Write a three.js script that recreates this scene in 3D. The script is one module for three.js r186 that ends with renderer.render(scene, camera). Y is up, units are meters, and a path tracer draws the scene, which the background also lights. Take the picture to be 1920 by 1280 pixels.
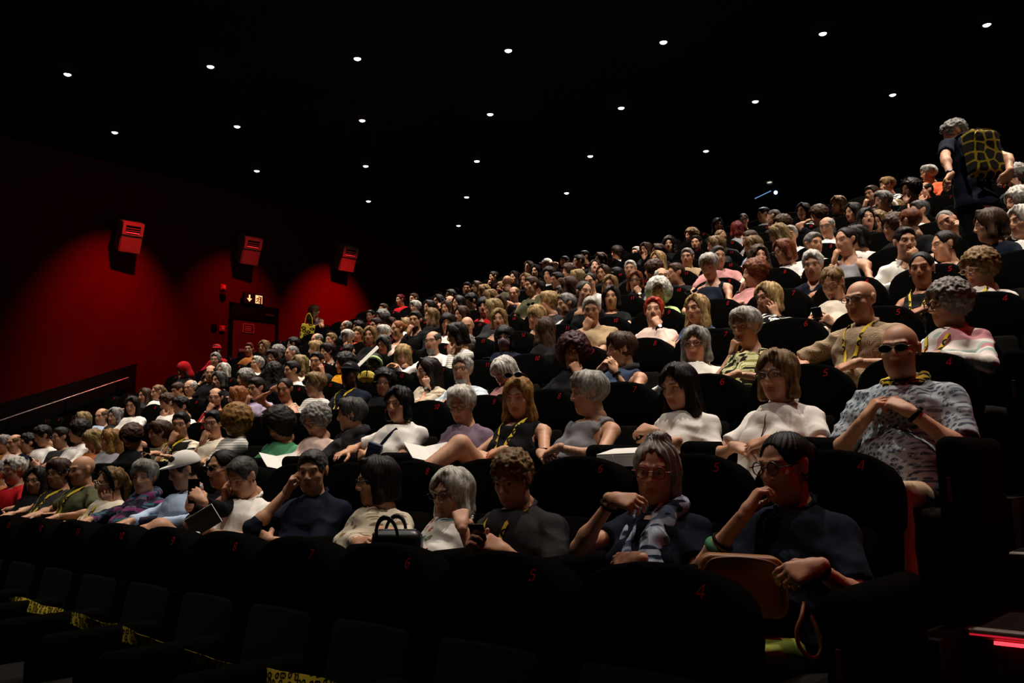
import * as THREE from 'three';
import { mergeGeometries, toCreasedNormals } from 'three/addons/utils/BufferGeometryUtils.js';
import { RoundedBoxGeometry } from 'three/addons/geometries/RoundedBoxGeometry.js';
import { TextGeometry } from 'three/addons/geometries/TextGeometry.js';
import { FontLoader } from 'three/addons/loaders/FontLoader.js';

// ---------------------------------------------------------------- camera, exposure, lights
const EXPOSURE = 1.0, LAMP_CANDELA = 76, RED_CANDELA = 62, RED_SIDE_CANDELA = 9;
const scene = new THREE.Scene();
scene.background = new THREE.Color(0, 0, 0);
const renderer = new THREE.WebGLRenderer({ antialias: true });
renderer.toneMapping = THREE.LinearToneMapping;
renderer.toneMappingExposure = EXPOSURE;
renderer.shadowMap.enabled = true;
const V = (x = 0, y = 0, z = 0) => new THREE.Vector3(x, y, z);
const FOCAL = 1625, YAW = -0.74735, PITCH = 0.144285, ROLL = -0.01663;     // focal length in pixels of the 1920 x 1280 frame
const CAM = V(1.19624, 1.364, 1.95683);
const camera = new THREE.PerspectiveCamera(2 * Math.atan(640 / FOCAL) * 180 / Math.PI, 1.5, 0.05, 100);
const FW = V(Math.sin(YAW) * Math.cos(PITCH), Math.sin(PITCH), -Math.cos(YAW) * Math.cos(PITCH));
const R0 = V(Math.cos(YAW), 0, Math.sin(YAW)), U0 = R0.clone().cross(FW);
const RT = R0.clone().multiplyScalar(Math.cos(ROLL)).addScaledVector(U0, Math.sin(ROLL));
const UP = U0.clone().multiplyScalar(Math.cos(ROLL)).addScaledVector(R0, -Math.sin(ROLL));
camera.position.copy(CAM);
camera.quaternion.setFromRotationMatrix(new THREE.Matrix4().makeBasis(RT, UP, FW.clone().negate()));
scene.add(camera);
// where the sight line of a point of the photograph meets an upright or level plane of the hall
function sight(px, py) { return FW.clone().addScaledVector(RT, (px - 960) / FOCAL).addScaledVector(UP, -(py - 640) / FOCAL); }
function meet(axis, value, px, py) { const d = sight(px, py), t = (value - CAM[axis]) / d[axis]; return CAM.clone().addScaledVector(d, t); }
const depthOf = (p) => p.clone().sub(CAM).dot(FW);

// hall measures: x runs along the rows (to the photograph's right), +z to the screen, y up
const SEAT = 0.57, ROW = 1.1, ROWS = 11, WALL_X = -16.3, RIGHT_X = 3.0, CEIL = 7.664, BACK_Z = -14.6, FRONT_Z = 9;
const floorY = (r) => (r <= 1 ? 0 : r === 2 ? 0.305 : 0.755 + 0.4375 * (r - 3));
const rowZ = (r) => -ROW * (r - 1);

// ---------------------------------------------------------------- seeded helpers
let seedState = 7;
const rnd = () => { seedState = (seedState + 0x6d2b79f5) | 0; let t = Math.imul(seedState ^ (seedState >>> 15), 1 | seedState); t = (t + Math.imul(t ^ (t >>> 7), 61 | t)) ^ t; return ((t ^ (t >>> 14)) >>> 0) / 4294967296; };
const hash3 = (x, y, z) => { let h = Math.imul(x, 374761393) ^ Math.imul(y, 668265263) ^ Math.imul(z, 2147483647 ^ 0x5bd1e995); h = Math.imul(h ^ (h >>> 13), 1274126177); return ((h ^ (h >>> 16)) >>> 0) / 4294967296; };
function noise(x, y, z) {
  const i = Math.floor(x), j = Math.floor(y), k = Math.floor(z), u = x - i, v = y - j, w = z - k;
  const a = u * u * (3 - 2 * u), b = v * v * (3 - 2 * v), c = w * w * (3 - 2 * w), L = (p, q, t) => p + (q - p) * t;
  return L(L(L(hash3(i, j, k), hash3(i + 1, j, k), a), L(hash3(i, j + 1, k), hash3(i + 1, j + 1, k), a), b),
    L(L(hash3(i, j, k + 1), hash3(i + 1, j, k + 1), a), L(hash3(i, j + 1, k + 1), hash3(i + 1, j + 1, k + 1), a), b), c) * 2 - 1;
}
const clamp = (x, a, b) => Math.min(b, Math.max(a, x)), mix = (a, b, t) => a + (b - a) * t, smooth = (a, b, x) => { const t = clamp((x - a) / (b - a), 0, 1); return t * t * (3 - 2 * t); };
const ORD = ['', 'first', 'second', 'third', 'fourth', 'fifth', 'sixth', 'seventh', 'eighth', 'ninth', 'tenth', 'eleventh', 'twelfth', 'thirteenth', 'fourteenth', 'fifteenth', 'sixteenth', 'seventeenth', 'eighteenth', 'nineteenth', 'twentieth',
  'twenty-first', 'twenty-second', 'twenty-third', 'twenty-fourth', 'twenty-fifth', 'twenty-sixth', 'twenty-seventh', 'twenty-eighth', 'twenty-ninth', 'thirtieth', 'thirty-first', 'thirty-second', 'thirty-third', 'thirty-fourth', 'thirty-fifth', 'thirty-sixth', 'thirty-seventh', 'thirty-eighth', 'thirty-ninth', 'fortieth'];
const NUM = ['zero', 'one', 'two', 'three', 'four', 'five', 'six', 'seven', 'eight', 'nine', 'ten', 'eleven', 'twelve', 'thirteen', 'fourteen', 'fifteen', 'sixteen', 'seventeen', 'eighteen', 'nineteen', 'twenty', 'twenty-one', 'twenty-two', 'twenty-three', 'twenty-four', 'twenty-five', 'twenty-six', 'twenty-seven', 'twenty-eight', 'twenty-nine', 'thirty'];

// ---------------------------------------------------------------- naming
const used = {};
const numbered = (n) => { const k = used[n] = (used[n] ?? -1) + 1; return k ? n + '_' + String(k).padStart(3, '0') : n; };
function thing(name, label, category, pos = V(), turn = 0, group) {
  const o = new THREE.Group();
  o.name = numbered(name); o.position.copy(pos); o.rotation.y = turn;
  o.userData = { label, category };
  if (group) o.userData.group = group;
  scene.add(o);
  return o;
}
function part(name, geo, mat, parent, label) {
  const m = new THREE.Mesh(geo, mat);
  m.name = name; m.castShadow = m.receiveShadow = true;
  if (label) m.userData.label = label;
  parent.add(m);
  return m;
}
function struct(name, geo, mat) {
  const m = new THREE.Mesh(geo, mat);
  m.name = name; m.userData.kind = 'structure'; m.castShadow = m.receiveShadow = true;
  scene.add(m);
  return m;
}
const box = (x0, x1, y0, y1, z0, z1) => new THREE.BoxGeometry(x1 - x0, y1 - y0, z1 - z0).translate((x0 + x1) / 2, (y0 + y1) / 2, (z0 + z1) / 2);
const rbox = (w, h, d, r, s = 2) => new RoundedBoxGeometry(w, h, d, s, r);

// ---------------------------------------------------------------- computed textures
function dataTex(w, h, fn, srgb = true) {
  const d = new Uint8Array(w * h * 4);
  for (let y = 0; y < h; y++) for (let x = 0; x < w; x++) { const c = fn(x / w, y / h); d.set([c[0] * 255, c[1] * 255, c[2] * 255, 255].map((v) => clamp(v, 0, 255)), (y * w + x) * 4); }
  const t = new THREE.DataTexture(d, w, h);
  t.wrapS = t.wrapT = THREE.RepeatWrapping; t.magFilter = THREE.LinearFilter;
  if (srgb) t.colorSpace = THREE.SRGBColorSpace;
  t.needsUpdate = true;
  return t;
}
const tile = (u, v, s, q) => { // noise that repeats over the tile
  const a = u * s, b = v * s, f = (x, y) => noise(x, y, q), fu = u, fv = v;
  return mix(mix(f(a, b), f(a - s, b), fu), mix(f(a, b - s), f(a - s, b - s), fu), fv);
};
const hexc = (h) => { const n = parseInt(h.slice(1), 16); return [(n >> 16) / 255, ((n >> 8) & 255) / 255, (n & 255) / 255]; };
const blend = (a, b, t) => a.map((v, i) => mix(v, b[i], t));
const spots = (u, v, n, q) => { // nearest of n x n jittered points: [distance, random]
  let best = 9, id = 0; const a = u * n, b = v * n, i = Math.floor(a), j = Math.floor(b);
  for (let y = -1; y < 2; y++) for (let x = -1; x < 2; x++) {
    const ci = ((i + x) % n + n) % n, cj = ((j + y) % n + n) % n, dx = i + x + 0.5 + 0.7 * (hash3(ci, cj, q) - 0.5) - a, dy = j + y + 0.5 + 0.7 * (hash3(ci, cj, q + 1) - 0.5) - b, d = Math.hypot(dx, dy);
    if (d < best) { best = d; id = hash3(ci, cj, q + 2); }
  }
  return [best, id];
};
const PAT = {
  floral: (u, v) => { let c = hexc('#e9e3d9'); const [d, i] = spots(u, v, 5, 3); const r = 0.3 + 0.1 * Math.sin(6 * Math.atan2(tile(u, v, 9, 1), tile(u, v, 9, 2))); if (i < 0.62 && d < r) c = hexc(i < 0.22 ? '#a52026' : i < 0.35 ? '#4b7f86' : i < 0.5 ? '#c58a8c' : '#59735a'); if (i < 0.62 && d < 0.1) c = hexc('#d9b35c'); return c; },
  sepia: (u, v) => { let c = hexc('#cfc1a9'); const [d, i] = spots(u, v, 6, 13), n = tile(u, v, 14, 5); if (d < 0.36 && i < 0.6 && n > -0.1) c = hexc(i < 0.25 ? '#4e4034' : '#8b755c'); return c; },
  paisley: (u, v) => { let c = hexc('#aab2b8'); const [d, i] = spots(u, v, 9, 23), n = tile(u, v, 22, 6); if (d < 0.42 && n > -0.15) c = hexc(i < 0.4 ? '#4c5866' : '#76828e'); if (d < 0.15) c = hexc('#3a4350'); return c; },
  geometric: (u, v) => { const a = (u * 8) % 1, b = (v * 8) % 1, k = (Math.floor(u * 8) + Math.floor(v * 8)) % 2, s = k ? a : b; return (s * 4) % 1 < 0.45 ? hexc('#77614a') : hexc('#b9a487'); },
  plaid: (u, v) => { const a = (u * 6) % 1, b = (v * 6) % 1; let c = hexc('#1c1a26'); if (a < 0.16) c = blend(c, hexc('#7a6070'), 0.6); if (b < 0.16) c = blend(c, hexc('#54567a'), 0.6); return c; },
  check: (u, v) => { const a = (u * 9 + 0.3 * tile(u, v, 5, 1)) % 1, b = (v * 9) % 1; let c = hexc('#dfe2e3'); if (a < 0.3) c = blend(c, hexc('#7f97a8'), 0.55); if (b < 0.3) c = blend(c, hexc('#7f97a8'), 0.55); return c; },
  striped: (u, v) => ((v * 16) % 1 < 0.4 ? hexc('#a9a49c') : hexc('#e2ddd3')),
  leopard: (u, v) => { const [d, i] = spots(u, v, 7, 33), n = tile(u, v, 12, 9); return d > 0.2 + 0.1 * n && d < 0.42 + 0.1 * n ? hexc('#1a160c') : hexc(d <= 0.2 ? '#a4872c' : '#d9be3a'); },
  giraffe: (u, v) => { const n = 5; let a = 9, b = 9; for (let y = -1; y < 2; y++) for (let x = -1; x < 2; x++) { const i = Math.floor(u * n) + x, j = Math.floor(v * n) + y, ci = (i % n + n) % n, cj = (j % n + n) % n, d = Math.hypot(i + 0.5 + 0.6 * (hash3(ci, cj, 71) - 0.5) - u * n, j + 0.5 + 0.6 * (hash3(ci, cj, 72) - 0.5) - v * n); if (d < a) { b = a; a = d; } else if (d < b) b = d; } return b - a < 0.2 + 0.12 * tile(u, v, 14, 3) ? hexc('#d8bd3c') : hexc('#1b170b'); },
  meadow: (u, v) => { const n = tile(u, v, 13, 2), m = tile(u, v, 24, 4); return n > 0.12 ? hexc('#1e1d16') : m > 0.2 ? hexc('#8f8a4c') : hexc('#d3cf9d'); },
  violet: (u, v) => { const n = tile(u, v, 8, 2), m = tile(u, v, 14, 4); return n > 0.15 ? hexc('#7c3a63') : m > 0.12 ? hexc('#3d6470') : hexc('#2a2836'); },
  abstract: (u, v) => { const n = tile(u, v, 7, 21), m = tile(u, v, 15, 12); return n > 0.05 ? hexc('#14130f') : m > 0.25 ? hexc('#8c7a4e') : hexc('#d9d0bb'); },
  pastel: (u, v) => { const n = tile(u, v, 5, 41), m = tile(u, v, 6, 42); return n > 0.22 ? hexc('#c98f95') : m > 0.2 ? hexc('#a7c3b8') : hexc('#e6dfd6'); },
  bold: (u, v) => { const n = tile(u, v, 9, 51); return Math.abs(n) < 0.16 ? hexc('#e0dbd2') : hexc('#111113'); },
  blueprint: (u, v) => { const n = tile(u, v, 12, 61), m = tile(u, v, 5, 62); return n + m * 0.6 > 0.05 ? hexc('#a9b7c8') : n > -0.3 ? hexc('#5c6e86') : hexc('#232c3c'); },
};
const patCache = {};
const pattern = (n) => patCache[n] ??= dataTex(192, 192, PAT[n]);
const weave = dataTex(64, 64, (u, v) => { const c = 0.5 + 0.25 * Math.sin(u * 2 * Math.PI * 16) * Math.sin(v * 2 * Math.PI * 16) + 0.3 * tile(u, v, 20, 7); return [c, c, c]; }, false);
const strands = dataTex(256, 32, (u, v) => { const c = 0.82 + 0.3 * tile(u, v * 0.3, 60, 3) + 0.2 * tile(u, v, 22, 8); return [c, c, c]; });
const grain = dataTex(128, 128, (u, v) => { const c = 0.5 + 0.4 * tile(u, v, 40, 3) + 0.2 * tile(u, v, 12, 5); return [c, c, c]; }, false);

// ---------------------------------------------------------------- materials
const std = (color, roughness = 0.9, more = {}) => (roughness > 0.78 ? new THREE.MeshPhysicalMaterial({ color, roughness, specularIntensity: 0.22, ...more }) : new THREE.MeshStandardMaterial({ color, roughness, ...more }));
const cache = {};
const memo = (k, f) => cache[k] ??= f();
const repeat = (t, u, v) => { const c = t.clone(); c.repeat.set(u, v); c.needsUpdate = true; return c; };
const M = {
  wall: new THREE.MeshPhysicalMaterial({ color: new THREE.Color(0.085, 0.002, 0.002), roughness: 0.9, specularIntensity: 0.15, bumpMap: repeat(grain, 6, 3), bumpScale: 0.004 }),
  dark: std('#17120f', 0.95), black: std('#0a0a0b', 0.85), ceiling: std('#0d0a0a', 0.95), carpet: std('#191614', 1, { bumpMap: repeat(grain, 30, 30), bumpScale: 0.004 }),
  nosing: std('#7d766c', 0.55, { metalness: 0.3 }), rail: std('#6f6b66', 0.35, { metalness: 0.8 }),
  seat: std('#080807', 0.95, { specularIntensity: 0.02, bumpMap: repeat(weave, 3, 3), bumpScale: 0.001 }), seatPad: std('#1e1c1a', 0.95, { specularIntensity: 0.03, bumpMap: repeat(weave, 3, 3), bumpScale: 0.001 }), seatShell: std('#050505', 0.9, { specularIntensity: 0.02 }),
  numeral: std(new THREE.Color(0.5, 0.008, 0.015), 0.85), speaker: std('#8a807a', 0.82), grille: std('#7d746e', 0.85, { bumpMap: repeat(weave, 4, 4), bumpScale: 0.002 }),
  white: std('#e2ded6', 0.8), metal: std('#8a8a8c', 0.3, { metalness: 0.9 }), gold: std('#c7a050', 0.3, { metalness: 0.9 }),
  glassFrame: std('#0b0a0a', 0.4), redFrame: std('#7c1512', 0.4), paleFrame: std('#c9b6a0', 0.4), lens: new THREE.MeshPhysicalMaterial({ color: '#ffffff', roughness: 0.05, transmission: 1, thickness: 0, ior: 1.45 }), darkLens: std('#07070a', 0.12),
  phone: std('#0a0a0c', 0.3), paper: std('#dcd9d2', 0.85),
};
const emit = (c, k) => new THREE.MeshStandardMaterial({ color: '#000000', emissive: c, emissiveIntensity: k, roughness: 1 });

// ---------------------------------------------------------------- solids joined smoothly (signed distances on a grid, meshed by surface nets)
const vv = (a) => (a.isVector3 ? [a.x, a.y, a.z] : a);
function cone(a, b, ra, rb, k = 0.02, cutEnd = false) {   // tapered capsule; cutEnd leaves it flat at b
  a = vv(a); b = vv(b);
  const dx = b[0] - a[0], dy = b[1] - a[1], dz = b[2] - a[2], l2 = dx * dx + dy * dy + dz * dz || 1e-9, l = Math.sqrt(l2), r = Math.max(ra, rb);
  return { k, b: [0, 1, 2].flatMap((i) => [Math.min(a[i], b[i]) - r, Math.max(a[i], b[i]) + r]), f: (x, y, z) => {
    const px = x - a[0], py = y - a[1], pz = z - a[2], s = (px * dx + py * dy + pz * dz) / l2, t = s < 0 ? 0 : s > 1 ? 1 : s;
    const ex = px - dx * t, ey = py - dy * t, ez = pz - dz * t, d = Math.sqrt(ex * ex + ey * ey + ez * ez) - (ra + (rb - ra) * t);
    return cutEnd ? Math.max(d, (s - 1) * l) : d;
  } };
}
function ell(c, r, k = 0.02) {
  c = vv(c);
  return { k, b: [0, 1, 2].flatMap((i) => [c[i] - r[i], c[i] + r[i]]), f: (x, y, z) => {
    const a = (x - c[0]) / r[0], b = (y - c[1]) / r[1], d = (z - c[2]) / r[2], k0 = Math.sqrt(a * a + b * b + d * d), a1 = a / r[0], b1 = b / r[1], d1 = d / r[2], k1 = Math.sqrt(a1 * a1 + b1 * b1 + d1 * d1);
    return k1 < 1e-9 ? -Math.min(...r) : (k0 * (k0 - 1)) / k1;
  } };
}
const cut = (p) => ({ ...p, cut: true });
const half = (nx, ny, nz, d) => ({ half: true, f: (x, y, z) => nx * x + ny * y + nz * z - d });     // removes where n.p > d
const smin = (a, b, k) => { const h = Math.max(k - Math.abs(a - b), 0) / k; return Math.min(a, b) - h * h * k * 0.25; };
function fieldAt(prims, x, y, z) {
  let f = 1;
  for (const p of prims) if (!p.cut && !p.half) f = smin(f, p.f(x, y, z), p.k);
  for (const p of prims) if (p.cut) f = -smin(-f, p.f(x, y, z), p.k); else if (p.half) f = Math.max(f, p.f(x, y, z));
  return f;
}
function solid(prims, cell, warp) {
  const lo = [9, 9, 9], hi = [-9, -9, -9];
  for (const p of prims) if (!p.cut && !p.half) for (let i = 0; i < 3; i++) { lo[i] = Math.min(lo[i], p.b[2 * i]); hi[i] = Math.max(hi[i], p.b[2 * i + 1]); }
  const n = lo.map((v, i) => Math.ceil((hi[i] - v) / cell) + 6), o = lo.map((v) => v - 2.7 * cell), nx = n[0], nxy = n[0] * n[1], F = new Float32Array(nxy * n[2]).fill(1);
  for (const pass of [0, 1]) for (const p of prims) {
    if (!!(p.cut || p.half) !== !!pass) continue;
    const pad = (p.k ?? 0) + 2 * cell, r = [0, 1, 2].map((i) => (p.half ? [0, n[i] - 1] : [Math.max(0, Math.floor((p.b[2 * i] - pad - o[i]) / cell)), Math.min(n[i] - 1, Math.ceil((p.b[2 * i + 1] + pad - o[i]) / cell))]));
    const f = p.f, k = p.k;
    for (let z = r[2][0]; z <= r[2][1]; z++) for (let y = r[1][0]; y <= r[1][1]; y++) for (let x = r[0][0], i = x + y * nx + z * nxy; x <= r[0][1]; x++, i++) {
      if (pass && F[i] > 0.1) continue;
      const d = f(o[0] + x * cell, o[1] + y * cell, o[2] + z * cell), a = F[i];
      F[i] = p.half ? Math.max(a, d) : p.cut ? -smin(-a, d, k) : smin(a, d, k);
    }
  }
  const id = new Int32Array(F.length).fill(-1), pos = [], idx = [], off = [0, 1, nx, nx + 1, nxy, nxy + 1, nxy + nx, nxy + nx + 1];
  const E = [[0, 1], [0, 2], [0, 4], [1, 3], [1, 5], [2, 3], [2, 6], [3, 7], [4, 5], [4, 6], [5, 7], [6, 7]];
  for (let z = 0; z < n[2] - 1; z++) for (let y = 0; y < n[1] - 1; y++) for (let x = 0, i = y * nx + z * nxy; x < nx - 1; x++, i++) {
    let m = 0;
    for (let c = 0; c < 8; c++) if (F[i + off[c]] < 0) m |= 1 << c;
    if (m === 0 || m === 255) continue;
    let sx = 0, sy = 0, sz = 0, q = 0;
    for (const [a, b] of E) if (((m >> a) & 1) !== ((m >> b) & 1)) {
      const fa = F[i + off[a]], t = fa / (fa - F[i + off[b]]);
      sx += mix(a & 1, b & 1, t); sy += mix((a >> 1) & 1, (b >> 1) & 1, t); sz += mix(a >> 2, b >> 2, t); q++;
    }
    id[i] = pos.length / 3;
    pos.push(o[0] + (x + sx / q) * cell, o[1] + (y + sy / q) * cell, o[2] + (z + sz / q) * cell);
  }
  for (let z = 1; z < n[2] - 1; z++) for (let y = 1; y < n[1] - 1; y++) for (let x = 1, i = 1 + y * nx + z * nxy; x < nx - 1; x++, i++) {
    const s = F[i] < 0;
    for (const [st, u, w] of [[1, nx, nxy], [nx, nxy, 1], [nxy, 1, nx]]) if (s !== F[i + st] < 0) {
      const a = id[i], b = id[i - u], c = id[i - u - w], d = id[i - w];
      if (a < 0 || b < 0 || c < 0 || d < 0) continue;
      if (s) idx.push(a, b, c, a, c, d); else idx.push(a, c, b, a, d, c);
    }
  }
  const g = new THREE.BufferGeometry();
  g.setAttribute('position', new THREE.Float32BufferAttribute(pos, 3));
  g.setIndex(idx);
  g.computeVertexNormals();
  if (warp) {
    const P = g.attributes.position, N = g.attributes.normal;
    for (let i = 0; i < P.count; i++) { const d = warp(P.getX(i), P.getY(i), P.getZ(i), N.getX(i), N.getY(i), N.getZ(i)); P.setXYZ(i, P.getX(i) + N.getX(i) * d, P.getY(i) + N.getY(i) * d, P.getZ(i) + N.getZ(i) * d); }
    g.computeVertexNormals();
  }
  return g;
}
function tint(g, fn) {
  const P = g.attributes.position, c = new Float32Array(P.count * 3);
  for (let i = 0; i < P.count; i++) c.set(fn ? fn(P.getX(i), P.getY(i), P.getZ(i)) : [1, 1, 1], i * 3);
  g.setAttribute('color', new THREE.BufferAttribute(c, 3));
  return g;
}
function mapUv(g, fn) {
  const P = g.attributes.position, c = new Float32Array(P.count * 2);
  for (let i = 0; i < P.count; i++) c.set(fn(P.getX(i), P.getY(i), P.getZ(i)), i * 2);
  g.setAttribute('uv', new THREE.BufferAttribute(c, 2));
  return g;
}

// ---------------------------------------------------------------- heads, hair, hands (head frame: face to +z, centre of the head at the origin)
const HEAD_CELL = [0.005, 0.0084, 0.0135], HAIR_CELL = [0.0056, 0.0092, 0.0132], HAND_CELL = [0.0048, 0.0078, 0.0145];
function headGeo(kind, lod) {
  return memo('head' + kind + lod, () => {
    const m = kind === 'm' ? 1 : 0, s = m ? 1.03 : 0.97;
    const P = [ell([0, 0.028, -0.012], [0.073 * s, 0.083, 0.093]), ell([0, -0.03, 0.026], [0.06 * s, 0.086, 0.062], 0.03), ell([0, -0.074, 0.032], [0.048 * s + 0.003 * m, 0.042, 0.05], 0.025), ell([0, -0.103, 0.066], [0.022 + 0.003 * m, 0.018, 0.018], 0.025),
      cone([-0.04, 0.024, 0.072], [-0.012, 0.02, 0.083], 0.011, 0.011 + 0.002 * m, 0.012), cone([0.04, 0.024, 0.072], [0.012, 0.02, 0.083], 0.011, 0.011 + 0.002 * m, 0.012),
      ell([-0.042, -0.026, 0.058], [0.02, 0.018, 0.02], 0.02), ell([0.042, -0.026, 0.058], [0.02, 0.018, 0.02], 0.02),
      cone([0, 0.014, 0.084], [0, -0.028, 0.103], 0.008, 0.0118 + 0.001 * m, 0.008), ell([-0.012, -0.034, 0.097], [0.009, 0.008, 0.011], 0.006), ell([0.012, -0.034, 0.097], [0.009, 0.008, 0.011], 0.006),
      cone([0, -0.066, 0.03], [0, -0.15, -0.035], 0.05 * s, 0.052 + 0.004 * m, 0.03),
      ...[-1, 1].flatMap((e) => [ell([e * 0.077 * s, -0.004, -0.008], [0.009, 0.031, 0.018], 0.005), ell([e * 0.074 * s, 0.012, -0.016], [0.013, 0.018, 0.012], 0.006)]),
      ...[-1, 1].map((e) => cut(ell([e * 0.031, 0.003, 0.098], [0.018, 0.012, 0.02], 0.01))), cut(ell([0, -0.0665, 0.104], [0.022, 0.003, 0.016], 0.004))];
    const Q = [...P.filter((p) => !p.cut), ...P.filter((p) => p.cut)];
    const base = solid(Q, HEAD_CELL[lod]);
    const extra = [];
    for (const e of [-1, 1]) extra.push(solid([ell([e * 0.031, 0.002, 0.0735], [0.0145, 0.0115, 0.0125])], [0.004, 0.006, 0.009][lod]));   // eyeballs under the lids
    if (lod < 2) extra.push(solid([cone([-0.019, -0.062, 0.079], [0, -0.06, 0.088], 0.0045, 0.006, 0.006), cone([0.019, -0.062, 0.079], [0, -0.06, 0.088], 0.0045, 0.006, 0.006), cone([-0.016, -0.073, 0.079], [0.016, -0.073, 0.079], 0.006, 0.006, 0.006), ell([0, -0.0735, 0.082], [0.013, 0.006, 0.007], 0.006)], 0.005));
    const g = mergeGeometries([base, ...extra]);
    return tint(g, (x, y, z) => {
      const ax = Math.abs(x);
      if (z > 0.07 && ax < 0.025 && y < -0.054 && y > -0.082) return [0.8, 0.5, 0.5];
      const ex = Math.hypot((ax - 0.031) / 0.0125, (y - 0.002) / 0.0085);
      if (z > 0.068 && ex < 1) return ex < 0.55 ? [0.12, 0.09, 0.08] : [0.85, 0.85, 0.9];
      if (z > 0.06 && Math.abs(y - 0.025 + (ax - 0.03) * 0.1) < 0.0055 && ax > 0.014 && ax < 0.05) return [0.42, 0.38, 0.36];
      if (z > 0.05 && ax < 0.06 && y < -0.03) return m ? [0.9, 0.86, 0.84] : [1, 0.96, 0.95];
      return [1, 1, 1];
    });
  });
}
const cran = (t, dy = 0, k = 0.02) => ell([0, 0.028 + dy, -0.014], [0.074 + t, 0.084 + t, 0.094 + t], k);
const faceCut = (w = 0.064, top = 0) => cut(ell([0, -0.04, 0.102], [w + 0.002, 0.126 + top, 0.09], 0.012));
const earCuts = [-1, 1].map((e) => cut(ell([e * 0.09, -0.012, 0.004], [0.03, 0.036, 0.032], 0.01)));
const neckCut = cut(cone([0, -0.06, 0.05], [0, -0.3, 0.06], 0.05, 0.06, 0.01));
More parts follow.
